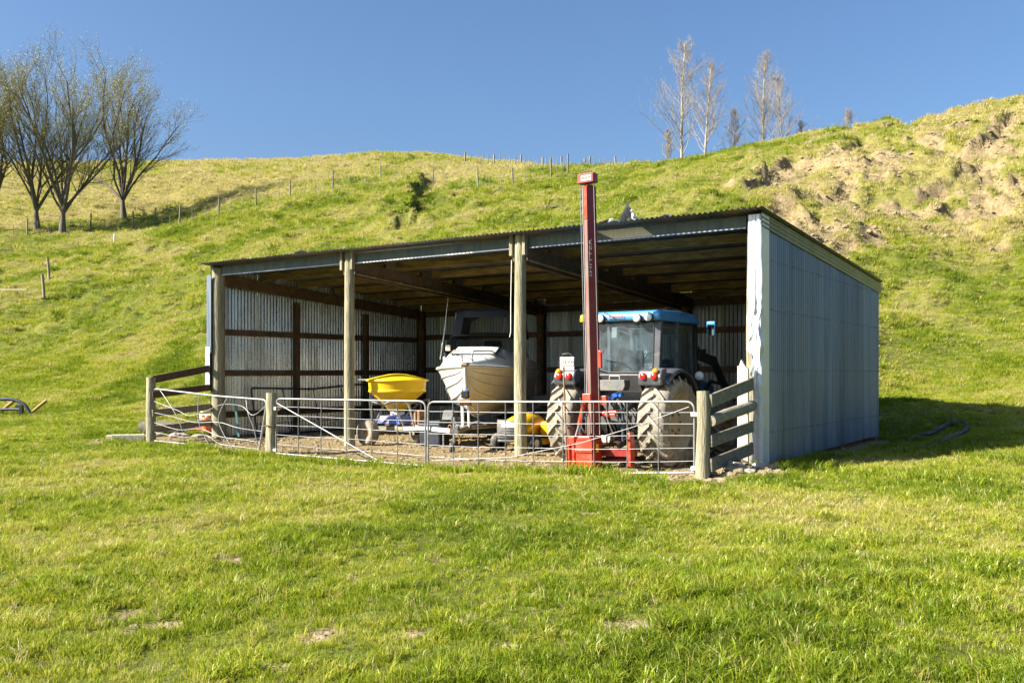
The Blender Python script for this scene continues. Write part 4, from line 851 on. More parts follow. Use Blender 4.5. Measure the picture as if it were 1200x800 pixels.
# ------------------------------------------------------------------ aluminium boat, bow towards the gate
brz = R(-8); bt = thing('boat', 'pale aluminium cabin boat with navy canopy standing on a trailer', 'boat', (-.985, 19.75, -.08), brz)
def lerp_t(tb, y):
    if y <= tb[0][0]: return tb[0][1]
    for (a, p), (b, q) in zip(tb, tb[1:]):
        if y <= b: t = (y - a) / (b - a); return p + (q - p) * t
    return tb[-1][1]
GH = [(0, .015), (.1, .13), (.35, .36), (.8, .68), (1.4, .93), (2.2, 1.0), (3, 1.02), (5, .98)]; GZT = [(0, 1.78), (.8, 1.75), (1.6, 1.72), (3, 1.68), (5, 1.65)]
CHH = [(0, .01), (.1, .035), (.35, .13), (.8, .33), (1.4, .58), (2.2, .82), (5, .86)]; CZ = [(0, 1.68), (.1, 1.44), (.35, 1.25), (.8, 1.13), (1.4, 1.04), (2.2, .96), (5, .92)]
KZ = [(0, 1.64), (.05, 1.46), (.1, 1.32), (.2, 1.15), (.35, .95), (.6, .80), (1.0, .70), (1.6, .66), (5, .64)]
ys = [0, .03, .07, .12, .2, .3, .42, .6, .85, 1.15, 1.5, 2, 2.6, 3.4, 4.2, 5]
for s in (1, -1):
    def side(i, j, s=s):
        y = ys[round(j * (len(ys) - 1))]; g, gz, c, cz, k = lerp_t(GH, y), lerp_t(GZT, y), lerp_t(CHH, y), lerp_t(CZ, y), lerp_t(KZ, y)
        t = i * 2
        if t <= 1: f = t; return (s * (g + (c - g) * f - .02 * math.sin(f * math.pi)), y, gz + (cz - gz) * f)
        f = t - 1; return (s * (c * (1 - f)), y, cz + (k - cz) * f - .02 * math.sin(f * math.pi))
    hs = part('hull_side', MB().grid(side, 12, len(ys) - 1), M['alu'], bt); solid(hs, .01)
    for fr, rr in ((.30, .012), (.62, .012), (1.0, .022), (1.4, .012)):
        pts = []
        for y in ys[3 if fr < 1 else 4:]:
            g, gz, c, cz, k = lerp_t(GH, y), lerp_t(GZT, y), lerp_t(CHH, y), lerp_t(CZ, y), lerp_t(KZ, y)
            pts.append((s * (g + (c - g) * fr) if fr <= 1 else s * c * (2 - fr), y, gz + (cz - gz) * fr if fr <= 1 else cz + (k - cz) * (fr - 1) - .02))
        part('strake', MB().tube(pts, rr, 6), M['alu'], hs)
    part('gunwale', MB().tube([(s * lerp_t(GH, y), y - .01, lerp_t(GZT, y)) for y in ys], .035, 8), M['alu'], bt)
    part('bow_rail', MB().tube(fillet([(s * .10, .22, 1.82), (s * .12, .2, 2.10), (s * .42, .8, 2.12), (s * .76, 1.45, 1.86)], .09), .018, 7), M['gatesteel'], bt)
part('stem_bar', MB().tube([(0, y - .012, z) for y, z in ((-.01, 1.79), *KZ[:8])], .028, 7), M['alu'], bt)
part('transom', MB().add([(-.98, 5, 1.7), (.98, 5, 1.7), (.86, 5, .92), (0, 5, .64), (-.86, 5, .92)], [(0, 1, 2, 3, 4)]), M['alu'], bt)
def deck(i, j):
    y = .12 + j * 2.2; g = lerp_t(GH, y) - .04; gz = lerp_t(GZT, y) - .01; r = .06 + .42 * min(1, (y / 1.7)) ; x = -1 + 2 * i
    p = 1 - max(0, (abs(x) - .66) / .34) ** 1.4
    return (x * g * (1 - .06 * p), y, gz + r * p)
part('foredeck', MB().grid(deck, 20, 14), M['deck'], bt)
part('hatch', MB().box((.02, 1.25, 2.135), (.95, .62, .05), Matrix.Rotation(R(13), 3, 'X')), M['deck'], bt, .02)
part('hatch_seam', MB().box((.02, 1.25, 2.108), (1.0, .68, .03), Matrix.Rotation(R(13), 3, 'X')), M['darksteel'], bt)
for x in (-.3, .25): part('deck_cleat', MB().tube([(x - .07, .62, 1.97), (x, .6, 2.0), (x + .07, .58, 1.97)], .014, 6), M['gatesteel'], bt)
part('bow_roller', MB().box((0, .02, 1.80), (.10, .3, .05)).tube([(-.06, -.12, 1.80), (.06, -.12, 1.80)], .04, 8), M['rust'], bt)
part('cockpit_side', MB().beam((-.95, 2.3, 1.85), (-.95, 4.9, 1.72), .05, .34).beam((.95, 2.3, 1.85), (.95, 4.9, 1.72), .05, .34), M['deck'], bt)
# windscreen and canopy
def q4(nm, q, mt, parent=bt, n=8, bow=0):
    q = [Vector(p) for p in q]; nr = (q[1] - q[0]).cross(q[3] - q[0]).normalized()
    return part(nm, MB().grid(lambda i, j: tuple(q[0].lerp(q[1], i).lerp(q[3].lerp(q[2], i), j) + nr * bow * 4 * i * (1 - i)), n, 3), M[mt], parent)
wsc = q4('windscreen', [(-.90, 2.25, 2.08), (.90, 2.25, 2.08), (.80, 2.52, 2.52), (-.80, 2.52, 2.52)], 'darkscreen', bow=.14)
part('windscreen_frame', MB().tube([(-.81 + 1.62 * i / 10, 2.52 - .15 * 4 * (i / 10) * (1 - i / 10), 2.525) for i in range(11)], .018, 6).tube([(-.92, 2.24, 2.06), (-.82, 2.52, 2.54)], .022, 6).tube([(.92, 2.24, 2.06), (.82, 2.52, 2.54)], .022, 6), M['black'], wsc)
for s in (-1, 1): q4('side_screen', [(s * .92, 2.25, 2.0), (s * .93, 3.3, 1.94), (s * .82, 3.3, 2.5), (s * .82, 2.52, 2.52)], 'darkscreen')
def canopy_front(x, z):
    f = (z - 2.5) / .62; hw = .80 - .10 * f; return (x * hw, 2.50 + .16 * f - .12 * (1 - x * x), z)
cn = part('canopy', MB().grid(lambda i, j: ((-1 + 2 * i) * .70, 2.58 + j * 2.1, 3.10 + .07 * math.cos((i - .5) * 2.6) - .09 * abs(2 * i - 1) ** 4 - .03 * (2 * j - 1) ** 2), 14, 8), M['canvas'], bt); solid(cn, .03)
fr = MB()
def strip(x0, x1, z0, z1): fr.grid(lambda i, j: canopy_front(x0 + (x1 - x0) * i, z0 + (z1 - z0) * j), 8, 4)
strip(-1, -.72, 2.5, 3.12); strip(.72, 1, 2.5, 3.12); strip(-.72, .72, 2.95, 3.12); strip(-.72, .72, 2.5, 2.54)
solid(part('canopy_front', fr, M['canvas'], bt), .015)
part('canopy_window', MB().grid(lambda i, j: canopy_front(-.72 + 1.44 * i, 2.54 + .41 * j), 8, 4), M['screen'], bt)
for s in (-1, 1):
    part('canopy_side', MB().grid(lambda i, j, s=s: (s * (.80 - .10 * j), 2.5 + .16 * j + i * 2.0, 2.48 + .62 * j), 6, 4), M['canvas'], bt)
    part('canopy_hem', MB().tube([(s * .80, 2.49, 2.5), (s * .90, 2.35, 2.2), (s * .93, 2.3, 2.04)], .03, 6), M['canvas'], bt)
    part('canopy_bow', MB().tube(fillet([(s * .95, 3.4, 1.9), (s * .74, 2.7, 3.08)], .05), .014, 6), M['gatesteel'], bt)
part('aerial', MB().tube([(-.88, 1.55, 1.95), (-.83, 1.75, 2.55), (-.78, 1.95, 3.35)], [.014, .010, .006], 6), M['white'], bt)
part('deck_lamp', MB().box((-.80, 2.05, 2.22), (.11, .06, .14)), M['paleboard'], bt, .015)
part('rope_coil', MB().tube([(-.55 + .28 * i / 8, 2.08, 2.18 + .035 * math.sin(i / 8 * math.pi)) for i in range(9)], .018, 6), M['yellowsticker'], bt)
part('seat_back', MB().box((.12, 2.95, 2.2), (.42, .12, .42)), M['canvas'], bt, .04)
part('outboard_motor', MB().box((0, 5.3, 1.75), (.42, .5, .5)).box((0, 5.25, 1.1), (.14, .25, .9)), M['black'], bt, .06)
# trailer
bl = thing('boat_trailer', 'galvanised boat trailer with winch post and jockey wheel under the boat', 'trailer', (-.985, 19.75, -.08), brz)
part('drawbar', MB().beam((0, -.75, .46), (0, 1.6, .50), .09, .10), M['gatesteel'], bl, .008)
for s in (-1, 1):
    part('side_rail', MB().tube([(s * .05, .35, .46), (s * .72, 1.7, .46), (s * .80, 4.9, .46)], .045, 6), M['gatesteel'], bl)
    part('bunk', MB().beam((s * .42, 1.3, .60), (s * .46, 4.8, .60), .10, .10), M['rubberblack'], bl, .01)
    w = part('wheel', MB().lathe([(.16, -.08), (.26, -.10), (.31, -.075), (.32, 0), (.31, .075), (.26, .10), (.16, .08)], 24, XM), M['rubberblack'], bl); w.location = (s * 1.02, 3.3, .32)
    part('rim', MB().lathe([(.165, s * .08), (.15, s * .03), (.06, s * .05), (.001, s * .06)], 16, XM), M['gatesteel'], w)
    part('mudguard', MB().grid(lambda i, j, s=s: (s * (.90 + .24 * i), 3.3 - .40 * math.cos(R(20 + 140 * j)), .34 + .38 * math.sin(R(20 + 140 * j))), 3, 10), M['gatesteel'], bl)
part('cross_member', MB().beam((-.75, 1.7, .46), (.75, 1.7, .46), .08, .08), M['gatesteel'], bl, .008)
part('axle', MB().tube([(-1.0, 3.3, .32), (1.0, 3.3, .32)], .035, 8), M['rust'], bl)
part('winch_post', MB().beam((-.06, .05, .48), (-.06, -.03, 1.10), .06, .05, (0, 1, 0)).beam((.07, .06, .48), (.07, -.03, 1.06), .045, .05, (0, 1, 0)), M['white'], bl, .008)
part('winch', MB().tube([(-.10, -.06, 1.02), (.12, -.06, 1.02)], .07, 10).tube([(.12, -.06, 1.02), (.16, -.08, .92), (.22, -.1, .86)], .012, 5), M['rust'], bl)
part('bow_chock', MB().box((0, .0, 1.18), (.16, .12, .16)), M['black'], bl, .02)
part('winch_strap', MB().beam((.02, -.05, 1.05), (.01, .10, 1.38), .045, .012), M['bluehose'], bl)
part('coupling', MB().tube([(0, -.75, .46), (0, -.92, .47), (0, -1.02, .46)], [.05, .045, .055], 8).box((0, -.82, .54), (.06, .18, .06)), M['gatesteel'], bl, .008)
jw = part('jockey_wheel', MB().lathe([(.04, -.03), (.10, -.04), (.115, 0), (.10, .04), (.04, .03)], 16, XM), M['rubberblack'], bl); jw.location = (-.16, -.60, .11)
part('jockey_stem', MB().tube([(.0, 0, 0), (.05, .0, .12), (.05, 0, .62)], .025, 8), M['gatesteel'], jw)
part('safety_chain', MB().tube([(0, -.9, .46), (.08, -.86, .28), (.03, -.8, .2), (.02, -.7, .3), (.1, -.5, .42)], .016, 5), M['rust'], bl)
cr = thing('plastic_crate', 'dark blue crate on the earth floor beside the boat trailer', 'crate', (-1.72, 20.9, -.07), R(-20))
part('shell', MB().box((0, 0, .27), (.48, .55, .50), None, 1.06), M['darksteel'], cr, .03); part('lid', MB().box((0, 0, .55), (.54, .60, .05)), M['black'], cr, .02)

# ------------------------------------------------------------------ fertiliser spreader
sp = thing('fertiliser_spreader', 'trailed spreader with yellow cone hopper and lid on muddy wheels', 'spreader', (-2.62, 21.45, -.06), R(-42))
hp = part('hopper', MB().lathe([(.13, .72), (.18, .74), (.40, .98), (.60, 1.16), (.645, 1.24), (.66, 1.42), (.68, 1.44)], 36), M['yellow'], sp)
part('hopper_rib', MB().lathe([(.615, 1.165), (.66, 1.19), (.645, 1.24)], 36), M['yellow'], hp)
ld = part('lid', MB().lathe([(.705, 1.425), (.715, 1.445), (.70, 1.465), (.45, 1.53), (.20, 1.585), (.05, 1.595), (.001, 1.596)], 36), M['yellow'], sp)
part('lid_strap', MB().box((-.55, -.52, 1.455), (.24, .10, .04), Matrix.Rotation(R(42), 3, 'Z')), M['grey'], ld, .01)
part('hopper_neck', MB().lathe([(.16, .66), (.17, .70), (.14, .745)], 20), M['white'], sp)
part('spreader_tray', MB().prism([(-.42, .46), (.42, .46), (.36, .64), (-.36, .64)], 1, -.30, .30), M['bluetrim'], sp, .015)
part('spinner', MB().lathe([(.001, .43), (.30, .43), (.30, .45), (.001, .45)], 20), M['rust'], sp)
part('axle', MB().tube([(.0, -.72, .30), (.0, .72, .30)], .035, 8), M['rust'], sp)
for s in (-1, 1):
    w = part('wheel', MB().lathe([(.13, -.09), (.22, -.12), (.275, -.10), (.29, -.05), (.29, .05), (.275, .10), (.22, .12), (.13, .09)], 28, Matrix.Rotation(R(90), 3, 'X')), M['rubber'], sp); w.location = (-.10, s * .78, .29)
    part('rim', MB().lathe([(.135, -s * .09), (.12, -s * .04), (.06, -s * .05), (.001, -s * .07)], 16, Matrix.Rotation(R(90), 3, 'X')), M['rimtan'], w)
    part('hub_cap', MB().lathe([(.05, -s * .05), (.045, -s * .10), (.001, -s * .11)], 12, Matrix.Rotation(R(90), 3, 'X')), M['rust'], w)
    part('frame_rail', MB().beam((-.45, s * .34, .36), (.55, s * .30, .38), .06, .08), M['oldboard'], sp, .006)
    part('frame_rail', MB().beam((.55, s * .30, .38), (1.15, s * .04, .40), .06, .08), M['white'], sp, .006)
    part('hopper_stay', MB().tube(fillet([(-.38, s * .36, .40), (.15, s * .52, .92), (.50, s * .50, 1.02), (.72, s * .30, .95), (.80, s * .2, .42)], .12), .026, 7), M['gatesteel'], sp)
    part('hopper_stay', MB().tube([(-.50, s * .3, .38), (-.46, s * .44, .98), (.1, s * .52, .90)], .02, 6), M['gatesteel'], sp)
    part('hopper_stay', MB().tube([(.35, s * .40, .94), (.50, s * .25, .42)], .018, 6), M['gatesteel'], sp)
part('drawbar', MB().beam((.62, 0, .40), (1.75, 0, .36), .10, .09), M['white'], sp, .008)
part('hitch_ring', MB().tube([(1.72 + .05 * math.cos(a), 0, .44 + .05 * math.sin(a)) for a in [k * math.pi / 6 for k in range(13)]], .014, 6), M['rust'], sp)
part('gearbox', MB().box((.82, -.05, .62), (.20, .22, .34)).tube([(.82, -.05, .6), (1.0, -.02, .52)], .06, 8), M['rust'], sp, .03)
part('shaft', MB().tube([(.1, 0, .40), (.8, 0, .52)], .03, 8), M['rust'], sp)
part('drawbar_leg', MB().tube([(1.45, .06, .40), (1.46, .06, .0)], .02, 6), M['gatesteel'], sp)

# ------------------------------------------------------------------ ride-on mower
mo = thing('ride_on_mower', 'yellow ride-on mower with grey grille parked beside the tractor', 'mower', (.02, 19.35, -.09), R(-22))
hood = part('bonnet', MB().grid(lambda i, j: ((-1 + 2 * i) * (.30 + .03 * j), -.02 + j * .95, .74 + .05 * j - .14 * abs(2 * i - 1) ** 3 - .10 * (1 - j) ** 4), 14, 10), M['mower'], mo)
for s in (-1, 1): part('bonnet_side', MB().grid(lambda i, j, s=s: (s * (.30 + .03 * j + .03 * math.sin(i * 3.1)), -.02 + j * .95, .36 + i * (.245 + .05 * j - .10 * (1 - j) ** 4)), 6, 8), M['mower'], mo)
gr = part('grille', MB().grid(lambda i, j: ((-1 + 2 * i) * .315, -.04 - .09 * (1 - (2 * i - 1) ** 2) - .04 * math.sin(j * 2.6), .28 + .40 * j), 14, 8), M['toolgrey'], mo); solid(gr, .02)
part('headlight', MB().grid(lambda i, j: ((-1 + 2 * i) * .27, -.065 - .095 * (1 - (2 * i - 1) ** 2) - .035 * math.sin((.62 + .25 * j) * 2.6), .53 + .10 * j), 10, 3), M['lens'], gr)
for z in (.36, .41, .46, .51): part('grille_slat', MB().tube([(-.29 + .58 * i / 8, -.085 - .10 * (1 - (i / 4 - 1) ** 2), z) for i in range(9)], .009, 5), M['charcoal'], gr)
part('bumper', MB().tube(fillet([(-.28, .1, .25), (-.28, -.16, .25), (.28, -.16, .25), (.28, .1, .25)], .08), .03, 7), M['charcoal'], mo)
part('chassis', MB().box((0, .75, .30), (.46, 1.5, .12)), M['black'], mo, .01)
for s in (-1, 1):
    w = part('front_wheel', MB().lathe([(.08, -.07), (.16, -.085), (.19, -.06), (.195, 0), (.19, .06), (.16, .085), (.08, .07)], 22, XM), M['rubberblack'], mo); w.location = (s * .40, .18, .195); w.rotation_euler = (0, 0, R(-18))
    part('rim', MB().lathe([(.085, s * .07), (.07, s * .03), (.001, s * .05)], 14, XM), M['white'], w)
    w = part('rear_wheel', MB().lathe([(.12, -.11), (.24, -.13), (.27, -.10), (.28, 0), (.27, .10), (.24, .13), (.12, .11)], 24, XM), M['rubberblack'], mo); w.location = (s * .44, 1.45, .28)
    part('rim', MB().lathe([(.125, s * .11), (.10, s * .04), (.001, s * .07)], 14, XM), M['white'], w)
    part('fender', MB().grid(lambda i, j, s=s: (s * (.28 + .34 * i), 1.45 - .36 * math.cos(R(25 + 130 * j)), .34 + .30 * math.sin(R(25 + 130 * j))), 4, 10), M['mower'], mo)
part('foot_deck', MB().prism([(.9, .36), (.9, .42), (1.9, .62), (1.9, .5)], 0, -.30, .30), M['mower'], mo, .02)
part('cutting_deck', MB().box((0, .85, .20), (1.0, .62, .14), None, .9), M['mower'], mo, .04)
part('side_cover', MB().box((.55, .75, .48), (.30, .5, .30)), M['mower'], mo, .06)
part('steering_column', MB().tube([(0, .95, .74), (0, 1.12, .95)], .06, 8), M['black'], mo)
part('steering_wheel', MB().tube([(.18 * math.cos(a), 1.13 + .13 * math.sin(a), .97 + .11 * math.sin(a)) for a in [k * math.pi / 9 for k in range(19)]], .018, 6), M['black'], mo)
part('seat', MB().box((0, 1.55, .74), (.46, .42, .12)).box((0, 1.74, .95), (.46, .12, .40)), M['black'], mo, .05)
# quad bike hidden behind the mower: rack and dark body
qd = thing('quad_bike', 'dark quad bike with grey carrier rack behind the mower', 'quad bike', (1.02, 21.2, -.06), R(-34))
part('body', MB().prism([(-.75, .45), (-.7, .78), (-.2, .88), (.1, .78), (.55, .92), (.8, .70), (.8, .45)], 0, -.28, .28), M['darksteel'], qd, .05)
part('rack', MB().tube(fillet([(-.40, -.85, .86), (-.40, -.85, .98), (.40, -.85, .98), (.40, -.85, .86)], .06), .022, 6).tube([(-.4, -.85, .98), (-.38, -.3, .96)], .018, 6).tube([(.4, -.85, .98), (.38, -.3, .96)], .018, 6).tube([(-.39, -.55, .97), (.39, -.55, .97)], .018, 6), M['gatesteel'], qd)
part('handlebar', MB().tube([(-.38, .1, 1.12), (-.15, .2, 1.08), (.15, .2, 1.08), (.38, .1, 1.12)], .018, 6), M['rust'], qd)
part('seat', MB().box((0, -.25, .92), (.30, .6, .12)), M['black'], qd, .04)
for sx in (-1, 1):
    for y in (-.6, .62):
        w = part('wheel', MB().lathe([(.13, -.10), (.25, -.12), (.285, -.08), (.29, 0), (.285, .08), (.25, .12), (.13, .10)], 22, XM), M['rubberblack'], qd); w.location = (sx * .45, y, .29)
        part('rim', MB().lathe([(.135, sx * .1), (.1, sx * .03), (.001, sx * .05)], 14, XM), M['charcoal'], w)
        part('fender', MB().grid(lambda i, j, sx=sx, y=y: (sx * (.26 + .32 * i), y - .36 * math.cos(R(25 + 130 * j)), .36 + .34 * math.sin(R(25 + 130 * j))), 3, 8), M['darksteel'], qd)
# ------------------------------------------------------------------ trees
def grow(kind, seed, H):
    r = random.Random(seed); trunk, crown, tips = MB(), MB(), []
    def branch(p, d, L, rad, lvl, up):
        n = 5 if lvl < 2 else (4 if lvl == 2 else 3); pts = [p]; rs = [rad]; q = p.copy(); dd = d.copy(); end = .35 if lvl < 3 else .5
        for i in range(n):
            wv = .17 if lvl else .05; dd = (dd + Vector((r.gauss(0, wv), r.gauss(0, wv), up + r.gauss(0, .06)))).normalized(); q = q + dd * (L / n); pts.append(q.copy()); rs.append(max(.006, rad * (1 - (1 - end) * (i + 1) / n)))
        (trunk if lvl < 2 else crown).tube(pts, rs, 9 if lvl == 0 else 6 if lvl == 1 else 4 if lvl == 2 else 3, caps=False); return pts, rs, dd
    def side_dir(d, ang, az):
        ref = Vector((0, 0, 1)) if abs(d.z) < .95 else Vector((1, 0, 0)); a = d.cross(ref).normalized(); b = d.cross(a); return (d * math.cos(ang) + (a * math.cos(az) + b * math.sin(az)) * math.sin(ang)).normalized()
    if kind == 'willow':
        pts, rs, d = branch(Vector((0, 0, -.3)), Vector((r.gauss(0, .05), r.gauss(0, .05), 1)).normalized(), H * .16, H * .0235, 0, .02)
        top = pts[-1]; ns = r.randint(8, 9); broad = .86 if seed == 21 else .66
        for k in range(ns):
            az = 2 * math.pi * k / ns + r.uniform(-.35, .35); ang = broad * r.uniform(.25, .85) if k else .06; L1 = H * (.74 - .30 * ang) * r.uniform(.9, 1.12)
            d1 = Vector((math.sin(ang) * math.cos(az), math.sin(ang) * math.sin(az), math.cos(ang)))
            start = pts[-1 - (k % 2)] ; p1, r1, e1 = branch(start, d1, L1, H * .0085 * r.uniform(.7, 1.25), 1, .07)
            for j in range(16):
                t = .2 + .8 * j / 15 ; i = min(int(t * 5), 4); q = p1[i].lerp(p1[i + 1], t * 5 - i); dq = (p1[i + 1] - p1[i]).normalized()
                p2, r2, e2 = branch(q, side_dir(dq, r.uniform(.3, .75), r.uniform(0, 6.28)), L1 * r.uniform(.26, .48) * (1.15 - .5 * t), r1[i] * .40, 2, .10)
                for m in range(8):
                    tt = .2 + .8 * m / 7; i2 = min(int(tt * 4), 3); qq = p2[i2].lerp(p2[i2 + 1], tt * 4 - i2); d2 = (p2[i2 + 1] - p2[i2]).normalized()
                    p3, r3, e3 = branch(qq, side_dir(d2, r.uniform(.25, .7), r.uniform(0, 6.28)), H * r.uniform(.05, .10), .008, 3, .10)
                    tips += p3[1:]
                    for w in range(4):
                        a = p3[r.randint(1, 3)]; de = (side_dir(e3, r.uniform(.2, .7), r.uniform(0, 6.28)) + Vector((0, 0, .25))).normalized(); b = a + de * H * r.uniform(.025, .055)
                        crown.tube([a, b], [.006, .004], 3, caps=False); tips += [a.lerp(b, .5), b]
    else:
        pts, rs, d = branch(Vector((0, 0, -.3)), Vector((r.gauss(0, .02), r.gauss(0, .02), 1)).normalized(), H, H * .0125, 0, .03)
        for j in range(46):
            t = .08 + .90 * j / 45; i = min(int(t * 5), 4); q = pts[i].lerp(pts[i + 1], t * 5 - i); L1 = H * (.46 * (1 - t) ** .8 + .05) * r.uniform(.6, 1.1)
            p1, r1, e1 = branch(q, side_dir(Vector((0, 0, 1)), r.uniform(.5, .85), r.uniform(0, 6.28)), L1, H * .0034 * (1.1 - .7 * t), 1, .075)
            for m in range(9):
                tt = .2 + .8 * m / 8; i2 = min(int(tt * 5), 4); qq = p1[i2].lerp(p1[i2 + 1], tt * 5 - i2); d2 = (p1[i2 + 1] - p1[i2]).normalized()
                p2, r2, e2 = branch(qq, side_dir(d2, r.uniform(.3, .7), r.uniform(0, 6.28)), L1 * r.uniform(.18, .40), .012, 2, .12)
                for w in range(4):
                    a = p2[r.randint(1, 4)]; de = (side_dir(e2, r.uniform(.2, .7), r.uniform(0, 6.28)) + Vector((0, 0, .2))).normalized(); crown.tube([a, a + de * H * r.uniform(.03, .06)], [.007, .004], 3, caps=False)
    return trunk, crown, tips
def make_tree(kind, name, label, loc, H, seed, group, rot=0):
    t, c, tips = grow(kind, seed, H); o = thing(name, label, 'tree', loc, rot, group)
    if kind == 'willow':
        part('trunk', t, M['bark'], o); part('crown', c, M['twig'], o); r = random.Random(seed); mb = MB()
        for p in tips:
            if p.z < H * .5 and r.random() > .25 * p.z / H: continue
            for _ in range(1):
                a = r.uniform(0, 6.28); s = r.uniform(.03, .06); e = Vector((math.cos(a) * s, math.sin(a) * s, r.uniform(-.5, .8) * s)); f = Vector((-e.y * .4, e.x * .4, s * .6)); q = p + Vector((r.gauss(0, .05), r.gauss(0, .05), r.gauss(0, .05)))
                mb.add([q - e, q + f, q + e, q - f], [(0, 1, 2, 3)])
        part('leaves', mb, M['bud'], o)
    else: part('trunk', t, M['poplar'], o); part('crown', c, M['poplartwig'], o)
    return o
for x, y, top, d, seed, lab in ((145, 247, 72, 97, 21, 'budding willow with a broad round crown standing apart from the others'), (73, 272, 66, 90, 4, 'budding willow with a straight trunk just beyond the hill fence'), (44, 272, 66, 90.5, 9, 'budding willow with a thin trunk close beside a thicker one'), (-8, 268, 56, 91, 33, 'budding willow at the end of the row, farthest from the shed')):
    X_ = (x - 600) / FPX * d; p = ground((X_, d)); H = (y - top) / FPX * d * (1.12 if seed == 21 else 1.0); make_tree('willow', 'willow_tree', lab, p, H, seed, 'budding willows on the slope', seed)
for x, top, d, seed, H0, lab in ((799, 50, 92, 41, 0, 'tallest bare pale poplar behind the ridge'), (826, 74, 95, 42, 0, 'slender bare pale poplar close beside the tallest one'), (860, 128, 96, 43, 0, 'small bare pale poplar between two taller pairs'), (894, 64, 93, 44, 0, 'bare pale poplar with a wide crown behind the ridge'), (917, 88, 96, 45, 0, 'slim bare pale poplar beside a wide-crowned one'), (990, 125, 100, 46, 0, 'bare poplar showing only its tip above the ridge'), (782, 150, 96, 47, 0, 'low bare pale poplar at the foot of the tallest one'), (941, 140, 97, 48, 0, 'low bare pale poplar lowest of the group on the ridge')):
    X_ = (x - 600) / FPX * d; p = ground((X_, d)); H = CAMZ + (HZ - top) / FPX * d - p.z; make_tree('poplar', 'poplar_tree', lab, p, H, seed, 'bare poplars behind the ridge', seed)

# ------------------------------------------------------------------ wire fences on the hill
def surf(x, y, d0=30): return cast(x, y, lambda a, b: terrain(a, b)[0], d0)
def hill_fence(name, label, pts, wires=3):
    base = pts[0][0]; f = thing(name, label, 'fence', base); tops = []
    for p, h, thick, lean in pts:
        q = p - base; t = q + Vector((lean * h, 0, h)); part('post' if thick > .05 else 'batten', MB().tube([q - Vector((0, 0, .3)), t], [thick, thick * .9], 7), M['oldboard'], f); tops.append((q, t))
    for k in range(wires):
        fr = .35 + .27 * k
        part('wire', MB().tube([a.lerp(b, fr) for a, b in tops], .005, 4, caps=False), M['oldboard'], f)
    return f
def row(stations, n_bat, hpost, hbat, seed):
    r = random.Random(seed); out = []
    W = [surf(x, y) for x, y in stations]
    for i, p in enumerate(W):
        out.append((p, hpost * r.uniform(.92, 1.1), .08, r.gauss(0, .05)))
        if i < len(W) - 1:
            for k in range(n_bat):
                t = (k + 1) / (n_bat + 1); q = p.lerp(W[i + 1], t); q.z = Hh(q.x, q.y); out.append((q, hbat * r.uniform(.85, 1.1), .03, r.gauss(0, .05)))
    return out
hill_fence('wire_fence', 'old post and wire fence running below the willows and up the hill', row([(-20, 285), (32, 276), (70, 274), (106, 270), (156, 268), (180, 264), (210, 262), (256, 252), (300, 240), (340, 231), (390, 221), (446, 211), (507, 217), (560, 219), (601, 217), (646, 207), (665, 203)], 2, 1.55, 1.15, 5))
def ridge(x, d): return ground(((x - 600) / FPX * d, d))
r5 = random.Random(3); pts = []
for i, x in enumerate((545, 579, 610, 636, 658, 685, 691, 722)):
    xs_ = (545, 579, 610, 636, 658, 685, 691, 722); d = 117 - i * 1.4
    pts.append((ridge(x, d), 1.5, .12, r5.gauss(0, .04)))
    if i < 7 and xs_[i + 1] - x > 8:
        for k in range(4): xx = x + (xs_[i + 1] - x) * (k + 1) / 5; pts.append((ridge(xx, d - 1.4 * (k + 1) / 5), 1.25, .045, r5.gauss(0, .05)))
for x in (733, 741, 760): pts.append((ridge(x, 104), 1.0, .045, 0))
hill_fence('wire_fence', 'post and batten fence along the skyline of the ridge', pts)
for (x, y, h, lab) in ((58, 327, 1.45, 'lone grey fence post higher on the open slope'), (52, 349, 1.5, 'lone leaning grey fence post lower on the open slope')):
    p = surf(x, y, 40); o = part('fence_post', MB().tube([(0, 0, -.3), (-.06, 0, h * .5), (-.14, 0, h)], [.095, .09, .085], 9), M['oldboard']); o.location = p; tag(o, lab, 'post')
p = surf(134, 284, 40); o = part('marker_peg', MB().tube([(0, 0, -.2), (0, 0, .5), (.03, 0, .62)], [.09, .09, .05], 8), M['white']); o.location = p; tag(o, 'small white peg standing on the shaded slope below the willows', 'peg')
p = surf(14, 341, 40); o = part('fallen_rail', MB().beam((-1.0, 0, .08), (.95, .1, .08), .12, .10), M['paleboard'], None, .01); o.location = p; tag(o, 'pale fallen timber rail lying on the open slope', 'rail')
p = surf(648, 246, 30); o = part('fallen_rail', MB().tube([(-.9, 0, .1), (0, 0.1, .16), (.9, .1, .3)], .05, 6), M['bark']); o.location = p; tag(o, 'dark stick lying on the hill above the shed roof', 'stick')

# ------------------------------------------------------------------ odds and ends round the shed
def at_ground(x, y, dz=0): d = CAMZ * FPX / (y - HZ); return ground(((x - 600) / FPX * d, d)) + Vector((0, 0, dz))
